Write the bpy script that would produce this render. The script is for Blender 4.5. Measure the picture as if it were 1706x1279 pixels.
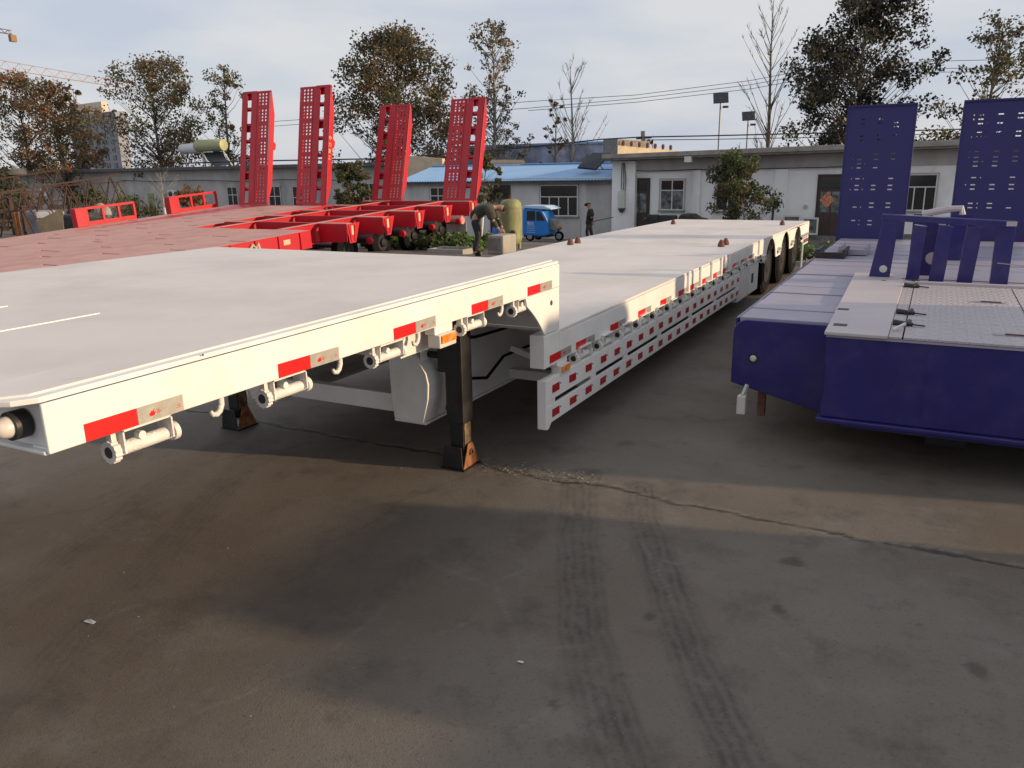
# Truck yard: white low-bed trailer, blue and red low-beds, low workshop buildings behind
import bpy, bmesh, math, random
import numpy as np
from mathutils import Matrix, Vector, Euler

for o in list(bpy.data.objects): bpy.data.objects.remove(o)
scene = bpy.context.scene
COL = scene.collection
R = math.radians

# ---------------------------------------------------------------- camera
H = 1.85
YAW, PIT, ROL, FPX = .485, .2654, .0189, 1322.5
fw = Vector((-math.sin(YAW)*math.cos(PIT), math.cos(YAW)*math.cos(PIT), -math.sin(PIT)))
rt = Vector((math.cos(YAW), math.sin(YAW), 0))
dn = fw.cross(rt)
rx = rt*math.cos(ROL) + dn*math.sin(ROL)
dx = -rt*math.sin(ROL) + dn*math.cos(ROL)
CAMP = Vector((0, 0, H))
cd = bpy.data.cameras.new('camera'); cam = bpy.data.objects.new('camera', cd); COL.objects.link(cam)
cd.sensor_width = 36; cd.lens = 36*FPX/1706; cd.clip_start = .05; cd.clip_end = 3000
cam.matrix_world = Matrix(((rx.x, -dx.x, -fw.x, 0), (rx.y, -dx.y, -fw.y, 0), (rx.z, -dx.z, -fw.z, H), (0, 0, 0, 1)))
scene.camera = cam

def ray(u, v): return rx*((u-853)/FPX) + dx*((v-639.5)/FPX) + fw
def at(u, v, d): return CAMP + ray(u, v)*d            # survey helper: a direction and a distance to a point
def aty(u, v, y): r = ray(u, v); return CAMP + r*(y/r.y)
def atx(u, v, x): r = ray(u, v); return CAMP + r*(x/r.x)
def atz(u, v, z): r = ray(u, v); return CAMP + r*((z-H)/r.z)

# ---------------------------------------------------------------- world and sun
SUN_EL, SUN_AZ = 11.0, 76.0
w = bpy.data.worlds.new('World'); scene.world = w; w.use_nodes = True
nt = w.node_tree; nt.nodes.clear()
def N(t, ty, **k):
    n = t.nodes.new(ty)
    for a, b in k.items(): setattr(n, a, b)
    return n
out = N(nt, 'ShaderNodeOutputWorld'); bg = N(nt, 'ShaderNodeBackground'); sky = N(nt, 'ShaderNodeTexSky')
sky.sky_type = 'NISHITA'; sky.sun_disc = False; sky.sun_elevation = R(SUN_EL); sky.sun_rotation = R(SUN_AZ)
sky.air_density = 1.0; sky.dust_density = 2.2; sky.ozone_density = 1.6
tc = N(nt, 'ShaderNodeTexCoord'); mp = N(nt, 'ShaderNodeMapping'); mp.inputs['Scale'].default_value = (1.6, 1.6, 6.5)
mp.inputs['Rotation'].default_value = (.10, .06, .5)
nz = N(nt, 'ShaderNodeTexNoise'); nz.inputs['Scale'].default_value = 1.7; nz.inputs['Detail'].default_value = 7; nz.inputs['Roughness'].default_value = .52
rp = N(nt, 'ShaderNodeValToRGB'); rp.color_ramp.elements[0].position = .36; rp.color_ramp.elements[0].color = (.57,.625,.735,1); rp.color_ramp.elements[1].position = .60; rp.color_ramp.elements[1].color = (.75,.755,.775,1)
mx = N(nt, 'ShaderNodeMix', data_type='RGBA')
mx.inputs['Factor'].default_value = .86
nt.links.new(tc.outputs['Generated'], mp.inputs['Vector']); nt.links.new(mp.outputs[0], nz.inputs['Vector'])
nt.links.new(nz.outputs[0], rp.inputs[0]); sc_ = N(nt, 'ShaderNodeVectorMath', operation='SCALE'); sc_.inputs['Scale'].default_value = 9.0; nt.links.new(rp.outputs[0], sc_.inputs[0]); nt.links.new(sc_.outputs[0], mx.inputs['B'])
nt.links.new(sky.outputs[0], mx.inputs['A']); nt.links.new(mx.outputs['Result'], bg.inputs[0])
bg.inputs[1].default_value = .115
nt.links.new(bg.outputs[0], out.inputs[0])
sl = bpy.data.lights.new('sun', 'SUN'); so = bpy.data.objects.new('sun', sl); COL.objects.link(so)
sl.energy = 4.7; sl.angle = R(1.2); sl.color = (1, .74, .46)
sd = Vector((math.sin(R(SUN_AZ))*math.cos(R(SUN_EL)), math.cos(R(SUN_AZ))*math.cos(R(SUN_EL)), math.sin(R(SUN_EL))))
so.rotation_euler = sd.to_track_quat('Z', 'Y').to_euler()
vs = scene.view_settings; vs.view_transform = 'Standard'; vs.look = 'None'; vs.gamma = 1; vs.exposure = 0.0
vs.use_curve_mapping = False
scene.render.resolution_x = 1024; scene.render.resolution_y = 768

# ---------------------------------------------------------------- materials
MATS = {}
def mat(name, col, rough=.5, metal=0, var=.12, vscale=6, bump=0, bscale=60, dirt=None, dscale=2.0, damt=.5, spec=.5, detail=5, coord='Object', stretch=None):
    """procedural paint: base colour broken by two noises, optional second colour in patches, fine bump"""
    m = bpy.data.materials.new(name); m.use_nodes = True; t = m.node_tree; t.nodes.clear()
    o = N(t, 'ShaderNodeOutputMaterial'); b = N(t, 'ShaderNodeBsdfPrincipled'); t.links.new(b.outputs[0], o.inputs[0])
    b.inputs['Roughness'].default_value = rough; b.inputs['Metallic'].default_value = metal
    b.inputs['Specular IOR Level'].default_value = spec
    c = N(t, 'ShaderNodeTexCoord'); src = c.outputs[coord]
    if stretch:
        mpn = N(t, 'ShaderNodeMapping'); mpn.inputs['Scale'].default_value = stretch
        t.links.new(src, mpn.inputs[0]); src = mpn.outputs[0]
    n1 = N(t, 'ShaderNodeTexNoise'); n1.inputs['Scale'].default_value = vscale; n1.inputs['Detail'].default_value = detail
    t.links.new(src, n1.inputs['Vector'])
    hs = N(t, 'ShaderNodeMix', data_type='RGBA')
    hs.inputs['A'].default_value = tuple(max(0, x*(1-var)) for x in col)+(1,)
    hs.inputs['B'].default_value = tuple(min(1, x*(1+var)) for x in col)+(1,)
    rr = N(t, 'ShaderNodeMapRange'); rr.inputs[1].default_value = .3; rr.inputs[2].default_value = .7
    t.links.new(n1.outputs[0], rr.inputs[0]); t.links.new(rr.outputs[0], hs.inputs['Factor'])
    last = hs.outputs['Result']
    if dirt:
        n2 = N(t, 'ShaderNodeTexNoise'); n2.inputs['Scale'].default_value = dscale; n2.inputs['Detail'].default_value = 8; n2.inputs['Roughness'].default_value = .65
        t.links.new(src, n2.inputs['Vector'])
        r2 = N(t, 'ShaderNodeMapRange'); r2.inputs[1].default_value = .46; r2.inputs[2].default_value = .68; r2.inputs[4].default_value = damt
        t.links.new(n2.outputs[0], r2.inputs[0])
        m2 = N(t, 'ShaderNodeMix', data_type='RGBA'); m2.inputs['B'].default_value = tuple(dirt)+(1,)
        t.links.new(last, m2.inputs['A']); t.links.new(r2.outputs[0], m2.inputs['Factor']); last = m2.outputs['Result']
        r3 = N(t, 'ShaderNodeMapRange'); r3.inputs[3].default_value = rough*.85; r3.inputs[4].default_value = min(1, rough*1.35)
        t.links.new(n2.outputs[0], r3.inputs[0]); t.links.new(r3.outputs[0], b.inputs['Roughness'])
    t.links.new(last, b.inputs['Base Color'])
    if bump:
        n3 = N(t, 'ShaderNodeTexNoise'); n3.inputs['Scale'].default_value = bscale; n3.inputs['Detail'].default_value = 4
        t.links.new(src, n3.inputs['Vector'])
        bp = N(t, 'ShaderNodeBump'); bp.inputs['Strength'].default_value = bump; bp.inputs['Distance'].default_value = .01
        t.links.new(n3.outputs[0], bp.inputs['Height']); t.links.new(bp.outputs[0], b.inputs['Normal'])
    MATS[name] = m
    return m
mat('white_paint', (.77,.755,.735), .42, var=.03, vscale=2, bump=.08, bscale=9, dirt=(.60,.54,.47), dscale=2.3, damt=.5)
mat('white_deck', (.71,.645,.60), .55, var=.05, vscale=1.2, bump=.12, bscale=3, dirt=(.58,.52,.485), dscale=1.4, damt=.75)  # dusty white; its warm tint is reflected sky put into the base colour
def scuffs(name, col, scale, lo, hi, amt, stretch=(1,1,1)):
    t = MATS[name].node_tree; b = [n for n in t.nodes if n.type == 'BSDF_PRINCIPLED'][0]; src = b.inputs['Base Color'].links[0].from_socket
    c = N(t, 'ShaderNodeTexCoord'); mp_ = N(t, 'ShaderNodeMapping'); mp_.inputs['Scale'].default_value = stretch; t.links.new(c.outputs['Object'], mp_.inputs[0])
    n = N(t, 'ShaderNodeTexNoise'); n.inputs['Scale'].default_value = scale; n.inputs['Detail'].default_value = 3; n.inputs['Roughness'].default_value = .6; t.links.new(mp_.outputs[0], n.inputs['Vector'])
    r = N(t, 'ShaderNodeMapRange'); r.inputs[1].default_value = lo; r.inputs[2].default_value = hi; r.inputs[4].default_value = amt; t.links.new(n.outputs[0], r.inputs[0])
    m = N(t, 'ShaderNodeMix', data_type='RGBA'); m.inputs['B'].default_value = tuple(col)+(1,); t.links.new(src, m.inputs['A']); t.links.new(r.outputs[0], m.inputs['Factor']); t.links.new(m.outputs['Result'], b.inputs['Base Color'])
scuffs('white_deck', (.40,.34,.30), 13, .68, .76, .28); scuffs('white_deck', (.78,.74,.70), 5, .60, .72, .5, (1, .12, 1)); scuffs('white_deck', (.48,.43,.40), 4, .64, .76, .22, (1, .1, 1))
scuffs('white_paint', (.45,.38,.30), 16, .69, .76, .35)
mat('seam_white', (.80,.78,.76), .5, var=.03)
mat('cast_white', (.74,.72,.69), .5, var=.08, vscale=30, bump=.5, bscale=120, dirt=(.5,.45,.4), dscale=14, damt=.5)
mat('black_paint', (.012,.012,.014), .4, var=.3, vscale=8, bump=.2, bscale=40, dirt=(.05,.04,.033), dscale=6, damt=.6)
mat('rust', (.30,.12,.045), .85, var=.4, vscale=25, bump=.6, bscale=90, dirt=(.16,.06,.025), dscale=18, damt=.8)
mat('worn_steel', (.22,.16,.09), .6, metal=.5, var=.4, vscale=18, bump=.3, dirt=(.05,.035,.02), dscale=14, damt=.8)
mat('rust_brown', (.15,.06,.042), .8, var=.3, vscale=30, bump=.3, dirt=(.1,.04,.03), dscale=12, damt=.5)
mat('tape_red', (.60,.012,.012), .35, var=.06, vscale=20)
mat('tape_silver', (.46,.44,.39), .35, metal=.35, var=.12, vscale=30, bump=.15, bscale=220)
mat('reflector_red', (.36,.01,.015), .25, var=.15, vscale=30)
mat('amber', (.75,.20,.015), .25, var=.35, vscale=35, dirt=(.75,.45,.25), dscale=22, damt=.6)
mat('lamp_grey', (.62,.58,.54), .35, var=.05)
mat('rubber', (.008,.008,.009), .75, var=.3, vscale=10, bump=.3, dirt=(.014,.013,.012), dscale=6, damt=.6, spec=.08)
mat('rim', (.38,.38,.40), .45, metal=.6, var=.15, vscale=10, dirt=(.14,.11,.09), dscale=9, damt=.6)
mat('rim_dark', (.03,.03,.032), .5, metal=.0, var=.3, vscale=10, dirt=(.018,.016,.015), dscale=9, damt=.6, spec=.12)
mat('red_paint', (.47,.008,.020), .38, var=.08, vscale=4, bump=.05, bscale=12, dirt=(.40,.018,.03), dscale=3, damt=.5)
mat('red_deck', (.53,.26,.21), .55, var=.12, vscale=2.2, dirt=(.60,.38,.32), dscale=1.4, damt=.8, bump=.1, bscale=8)  # pink of dust and of grazing sun, both held in the colour
mat('blue_paint', (.023,.019,.130), .22, var=.12, vscale=3, bump=.06, bscale=10, dirt=(.055,.046,.15), dscale=5, damt=.5)
mat('blue_ramp_paint', (.020,.015,.12), .5, var=.15, vscale=3, dirt=(.018,.015,.10), dscale=3, damt=.7, bump=.1, bscale=20)
mat('blue_deck', (.30,.28,.36), .42, var=.10, vscale=3, dirt=(.36,.31,.35), dscale=2.2, damt=.7, bump=.12, bscale=15)  # dusty blue planks, paled further by a grazing sheen painted into the base
mat('blue_pale', (.50,.44,.45), .5, var=.06, vscale=3, dirt=(.40,.36,.42), dscale=1.6, damt=.6)  # dusty platform paint with the warm sky reflection mixed into its colour
mat('asphalt_yard', (.07,.06,.052), .9, var=.2)
mat('rust_dark', (.06,.032,.024), .85, var=.4, vscale=20, dirt=(.04,.03,.025), dscale=6, damt=.7)
mat('concrete', (.33,.31,.28), .9, var=.15, vscale=4, bump=.4, bscale=40, dirt=(.16,.145,.13), dscale=2, damt=.8)
mat('concrete_dark', (.16,.15,.14), .9, var=.25, vscale=3, bump=.5, bscale=30, dirt=(.28,.26,.24), dscale=5, damt=.7)
mat('plaster_white', (.86,.86,.86), .9, var=.05, vscale=1.2, bump=.15, bscale=20, dirt=(.58,.56,.54), dscale=.7, damt=.6, stretch=(1,1,.45))
mat('plaster_grey', (.46,.45,.44), .9, var=.10, vscale=1.5, bump=.2, bscale=20, dirt=(.24,.235,.23), dscale=.5, damt=.8, stretch=(1,1,.5))
mat('plaster_pale', (.60,.59,.59), .9, var=.08, vscale=1.5, bump=.2, bscale=20, dirt=(.38,.37,.36), dscale=.6, damt=.8, stretch=(1,1,.5))
mat('plaster_cream', (.58,.47,.33), .9, var=.1, vscale=2, dirt=(.40,.33,.25), dscale=1.5, damt=.6)
mat('roof_tar', (.10,.10,.10), .9, var=.2, vscale=3)
mat('roof_blue', (.24,.42,.68), .45, var=.06, vscale=1, dirt=(.34,.48,.66), dscale=.8, damt=.5)
mat('frame_white', (.66,.66,.66), .5, var=.05)
mat('frame_dark', (.035,.03,.028), .6, var=.2)
mat('door_brown', (.06,.038,.03), .6, var=.25, vscale=4, stretch=(6,6,.6))
mat('glass_dark', (.018,.02,.022), .12, var=.2, vscale=1.5, spec=.7)
mat('glass_pale', (.16,.18,.19), .15, var=.7, vscale=3, spec=.6, dirt=(.02,.025,.02), dscale=4, damt=1)
mat('tank_green', (.26,.29,.13), .55, var=.12, vscale=4, bump=.15, dirt=(.13,.10,.05), dscale=2.6, damt=.75, stretch=(1,1,.4))
mat('trike_blue', (.015,.20,.62), .3, var=.05)
mat('trike_light', (.45,.62,.80), .35, var=.05)
mat('trike_grey', (.20,.19,.18), .5, var=.2)
mat('cardboard', (.42,.30,.17), .9, var=.15, vscale=4, dirt=(.3,.2,.11), dscale=3, damt=.6)
mat('dark_junk', (.035,.035,.035), .8, var=.5, vscale=4)
mat('blue_plastic', (.03,.12,.45), .5, var=.2)
mat('solar_tank', (.36,.37,.19), .4, var=.1)
mat('solar_tank_white', (.62,.64,.66), .4, var=.05)
mat('steel_pale', (.58,.60,.55), .5, metal=.3, var=.1)
mat('solar_panel', (.02,.024,.03), .15, var=.3)
mat('wire', (.03,.03,.032), .7, var=0)
mat('pole_steel', (.28,.29,.30), .5, metal=.4, var=.1)
mat('crane_yellow', (.75,.42,.22), .6, var=.1)
mat('crane_dark', (.22,.13,.05), .6, var=.3)
mat('tower_wall', (.26,.27,.32), .9, var=.08, vscale=.2)
mat('tower_cap', (.62,.50,.40), .9, var=.08, vscale=.2)
mat('poster_blue', (.25,.30,.45), .6, var=.9, vscale=.5, dirt=(.55,.56,.62), dscale=.6, damt=.9)
mat('bark', (.14,.115,.085), .9, var=.3, vscale=8, bump=.5)
mat('bark_pale', (.30,.28,.25), .9, var=.25, vscale=8, bump=.4)
mat('bark_white', (.62,.60,.56), .9, var=.15, vscale=8, bump=.3)
def leafmat(name, col, tr=.35):
    m = mat(name, col, .55, var=.35, vscale=1.3, detail=3)
    t = m.node_tree; b = [n for n in t.nodes if n.type == 'BSDF_PRINCIPLED'][0]; o = [n for n in t.nodes if n.type == 'OUTPUT_MATERIAL'][0]
    tl = N(t, 'ShaderNodeBsdfTranslucent'); tl.inputs[0].default_value = tuple(min(1, c*1.5) for c in col)+(1,)
    ms = N(t, 'ShaderNodeMixShader'); ms.inputs[0].default_value = tr
    t.links.new(b.outputs[0], ms.inputs[1]); t.links.new(tl.outputs[0], ms.inputs[2]); t.links.new(ms.outputs[0], o.inputs[0])
leafmat('leaf_brown', (.18,.11,.052)); leafmat('leaf_dark', (.062,.056,.032)); leafmat('leaf_olive', (.12,.11,.048))
leafmat('leaf_green', (.045,.085,.02)); leafmat('leaf_bright', (.09,.17,.035)); leafmat('leaf_orange', (.20,.075,.022)); leafmat('leaf_yellow', (.26,.20,.04))
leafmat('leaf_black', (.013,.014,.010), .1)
mat('coat_black', (.012,.012,.013), .8, var=.3); mat('trouser_dark', (.018,.018,.022), .8, var=.3); mat('skin', (.36,.20,.13), .6, var=.1)
mat('jacket_olive', (.05,.05,.035), .85, var=.3); mat('hair_black', (.012,.01,.009), .6); mat('shirt_white', (.6,.6,.6), .8)
mat('text_white', (.75,.78,.82), .6, var=0); mat('text_yellow', (.80,.50,.16), .6, var=0)
mat('fu_red', (.52,.14,.09), .6, var=.4, vscale=12, dirt=(.62,.45,.22), dscale=10, damt=.9)

# ---------------------------------------------------------------- mesh helpers
class MB:
    def __init__(s): s.v = []; s.f = []; s.m = []
    def add(s, vs, fs, m=0):
        k = len(s.v); s.v += [tuple(p) for p in vs]; s.f += [tuple(i+k for i in f) for f in fs]; s.m += [m]*len(fs); return s
    def box(s, x0, x1, y0, y1, z0, z1, m=0):
        x0, x1 = min(x0, x1), max(x0, x1); y0, y1 = min(y0, y1), max(y0, y1); z0, z1 = min(z0, z1), max(z0, z1)
        return s.add([(x0,y0,z0),(x1,y0,z0),(x1,y1,z0),(x0,y1,z0),(x0,y0,z1),(x1,y0,z1),(x1,y1,z1),(x0,y1,z1)],
                     [(3,2,1,0),(4,5,6,7),(0,1,5,4),(1,2,6,5),(2,3,7,6),(3,0,4,7)], m)
    def frame_of(s, p0, p1, up):
        p0, p1 = Vector(p0), Vector(p1); d = (p1-p0).normalized(); u = Vector(up)
        if abs(d.dot(u)) > .98: u = Vector((1,0,0)) if abs(d.x) < .9 else Vector((0,1,0))
        a = d.cross(u).normalized(); b = a.cross(d).normalized(); return p0, p1, a, b
    def bar(s, p0, p1, w, h, up=(0,0,1), m=0):
        p0, p1, a, b = s.frame_of(p0, p1, up); vs = []
        for p in (p0, p1):
            for i, j in ((-1,-1),(1,-1),(1,1),(-1,1)): vs.append(p + a*(i*w/2) + b*(j*h/2))
        return s.add(vs, [(0,1,2,3),(7,6,5,4),(0,4,5,1),(1,5,6,2),(2,6,7,3),(3,7,4,0)], m)
    def tube(s, p0, p1, r0, r1=None, n=12, caps=True, m=0):
        r1 = r0 if r1 is None else r1
        p0, p1, a, b = s.frame_of(p0, p1, (0,0,1)); vs = []
        for p, r in ((p0, r0), (p1, r1)):
            for i in range(n):
                t = 2*math.pi*i/n; vs.append(p + a*(r*math.cos(t)) + b*(r*math.sin(t)))
        fs = [(i, (i+1) % n, n+(i+1) % n, n+i) for i in range(n)]
        if caps: fs += [tuple(range(n-1, -1, -1)), tuple(range(n, 2*n))]
        return s.add(vs, fs, m)
    def path(s, pts, r, n=8, m=0):
        pts = [Vector(p) for p in pts]; rs = r if isinstance(r, (list, tuple)) else [r]*len(pts)
        vs = []; prev = None
        for i, p in enumerate(pts):
            d = (pts[min(i+1, len(pts)-1)] - pts[max(i-1, 0)]).normalized()
            if prev is None:
                u = Vector((0,0,1)) if abs(d.z) < .9 else Vector((1,0,0)); a = d.cross(u).normalized()
            else: a = (prev - d*prev.dot(d)).normalized()
            prev = a; b = d.cross(a)
            for k in range(n):
                t = 2*math.pi*k/n; vs.append(p + a*(rs[i]*math.cos(t)) + b*(rs[i]*math.sin(t)))
        fs = []
        for i in range(len(pts)-1):
            for k in range(n): fs.append((i*n+k, i*n+(k+1) % n, (i+1)*n+(k+1) % n, (i+1)*n+k))
        fs += [tuple(range(n-1, -1, -1)), tuple(range((len(pts)-1)*n, len(pts)*n))]
        return s.add(vs, fs, m)
    def prism(s, poly, ax, a0, a1, m=0):
        """poly in the plane across axis ax (x: (y,z); y: (x,z); z: (x,y)), extruded from a0 to a1"""
        n = len(poly)
        def P(q, a): return (a, q[0], q[1]) if ax == 'x' else ((q[0], a, q[1]) if ax == 'y' else (q[0], q[1], a))
        vs = [P(q, a0) for q in poly] + [P(q, a1) for q in poly]
        fs = [tuple(range(n-1, -1, -1)), tuple(range(n, 2*n))] + [(i, (i+1) % n, n+(i+1) % n, n+i) for i in range(n)]
        return s.add(vs, fs, m)
    def ring(s, c, ax, ri, ro, a0, a1, n=20, m=0, teeth=0):
        vs = []
        def P(u, w_, a): return {'x': (c[0]+a, c[1]+u, c[2]+w_), 'y': (c[0]+u, c[1]+a, c[2]+w_), 'z': (c[0]+u, c[1]+w_, c[2]+a)}[ax]
        for a in (a0, a1):
            for k, r in enumerate((ri, ro)):
                for i in range(n):
                    rr_ = r*(1+(teeth if (k and i % 2) else 0)); t = 2*math.pi*i/n; vs.append(P(rr_*math.cos(t), rr_*math.sin(t), a))
        fs = []
        for i in range(n):
            j = (i+1) % n
            fs += [(i, j, n+j, n+i), (2*n+i, 3*n+i, 3*n+j, 2*n+j), (n+i, n+j, 3*n+j, 3*n+i), (i, 2*n+i, 2*n+j, j)]
        return s.add(vs, fs, m)
    def lathe(s, prof, c, ax='z', n=20, m=0):
        vs = []; fs = []
        for r, a in prof:
            for i in range(n):
                t = 2*math.pi*i/n; u, w_ = r*math.cos(t), r*math.sin(t)
                vs.append({'z': (c[0]+u, c[1]+w_, c[2]+a), 'x': (c[0]+a, c[1]+u, c[2]+w_), 'y': (c[0]+u, c[1]+a, c[2]+w_)}[ax])
        for k in range(len(prof)-1):
            for i in range(n): j = (i+1) % n; fs.append((k*n+i, k*n+j, (k+1)*n+j, (k+1)*n+i))
        fs += [tuple(range(n-1, -1, -1)), tuple(range((len(prof)-1)*n, len(prof)*n))]
        return s.add(vs, fs, m)
    def mesh(s, name, mats):
        me = bpy.data.meshes.new(name); me.from_pydata(s.v, [], s.f)
        for mm in (mats if isinstance(mats, (list, tuple)) else [mats]): me.materials.append(MATS[mm])
        if any(s.m): me.polygons.foreach_set('material_index', s.m)
        bm = bmesh.new(); bm.from_mesh(me); bmesh.ops.recalc_face_normals(bm, faces=bm.faces); bm.to_mesh(me); bm.free()
        return me
    def build(s, name, mats, parent=None, smooth=False, bevel=0, local=False, loc=None, label=None):
        return place(name, s.mesh(name, mats), parent, loc, local, smooth, bevel, label)
def place(name, me, parent=None, loc=None, local=False, smooth=False, bevel=0, label=None):
    o = bpy.data.objects.new(name, me); COL.objects.link(o)
    if smooth:
        me.polygons.foreach_set('use_smooth', [True]*len(me.polygons))
        if smooth != 'all':
            me.set_sharp_from_angle(angle=R(35))
    if bevel:
        b = o.modifiers.new('bevel', 'BEVEL'); b.width = bevel; b.segments = 2; b.limit_method = 'ANGLE'; b.angle_limit = R(40)
    if parent is not None:
        o.parent = parent
        if parent.type == 'EMPTY' and not local: o.matrix_parent_inverse = parent['_m'].inverted() if False else WMAT[parent.name].inverted()
    if loc is not None: o.location = loc
    if label: o['label'] = label
    return o
WMAT = {}
def thing(name, label, cat, loc=(0,0,0), rot=(0,0,0), group=None):
    o = bpy.data.objects.new(name, None); COL.objects.link(o); o.empty_display_size = .2
    o.location = loc; o.rotation_euler = rot; o['label'] = label; o['category'] = cat
    if group: o['group'] = group
    WMAT[o.name] = Matrix.Translation(Vector(loc)) @ Euler(rot).to_matrix().to_4x4()
    return o
def tag(o, label, cat, group=None, kind=None):
    if label: o['label'] = label
    if cat: o['category'] = cat
    if group: o['group'] = group
    if kind: o['kind'] = kind
    return o
def struct(o): o['kind'] = 'structure'; return o
def dup(root, loc, label=None, rotz=None):
    r = root.copy(); COL.objects.link(r); r.location = loc
    if rotz is not None: r.rotation_euler[2] = rotz
    if label: r['label'] = label
    for ch in root.children:
        c = ch.copy(); COL.objects.link(c); c.parent = r; c.matrix_parent_inverse = ch.matrix_parent_inverse.copy()
        for g in ch.children:
            d = g.copy(); COL.objects.link(d); d.parent = c; d.matrix_parent_inverse = g.matrix_parent_inverse.copy()
    return r
def text_mesh(txt, size, mname, ext=.001):
    cu = bpy.data.curves.new('t', 'FONT'); cu.body = txt; cu.size = size; cu.extrude = ext; cu.align_x = 'CENTER'; cu.align_y = 'CENTER'
    o = bpy.data.objects.new('t', cu); COL.objects.link(o)
    dg = bpy.context.evaluated_depsgraph_get(); me = bpy.data.meshes.new_from_object(o.evaluated_get(dg))
    bpy.data.objects.remove(o); me.materials.clear(); me.materials.append(MATS[mname]); return me
def text_on(name, txt, size, mname, org, ex, ey, parent, local=False):
    """lettering lying in the plane (ex, ey) at org"""
    me = text_mesh(txt, size, mname); ex = Vector(ex).normalized(); ey = Vector(ey).normalized(); ez = ex.cross(ey)
    M = Matrix((ex, ey, ez)).transposed().to_4x4(); M.translation = Vector(org)
    me.transform(M); return place(name, me, parent, local=local)
def gz(x, y):
    t = min(max((y-15)/22.5, 0), 1); return -1.75*t
def arc(cx, cy, r, a0, a1, n): return [(cx+r*math.cos(R(a0+(a1-a0)*i/n)), cy+r*math.sin(R(a0+(a1-a0)*i/n))) for i in range(n+1)]
rnd = random.Random(7)

# ---------------------------------------------------------------- ground
def smooth01(a, lo, hi): return np.clip((a-lo)/(hi-lo), 0, 1)
def vnoise(x, y, s, seed):
    rg = np.random.RandomState(seed); g = rg.rand(256, 256)
    u, v = x*s, y*s; i, j = np.floor(u).astype(int), np.floor(v).astype(int); a, b = u-i, v-j
    a = a*a*(3-2*a); b = b*b*(3-2*b)
    G = lambda p, q: g[p % 256, q % 256]
    return (G(i, j)*(1-a)+G(i+1, j)*a)*(1-b)+(G(i, j+1)*(1-a)+G(i+1, j+1)*a)*b
def dist_poly(X, Y, pts):
    D = np.full(X.shape, 1e9)
    for (x0, y0), (x1, y1) in zip(pts[:-1], pts[1:]):
        dx_, dy_ = x1-x0, y1-y0; t = np.clip(((X-x0)*dx_+(Y-y0)*dy_)/(dx_*dx_+dy_*dy_), 0, 1)
        D = np.minimum(D, np.hypot(X-x0-t*dx_, Y-y0-t*dy_))
    return D
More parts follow.
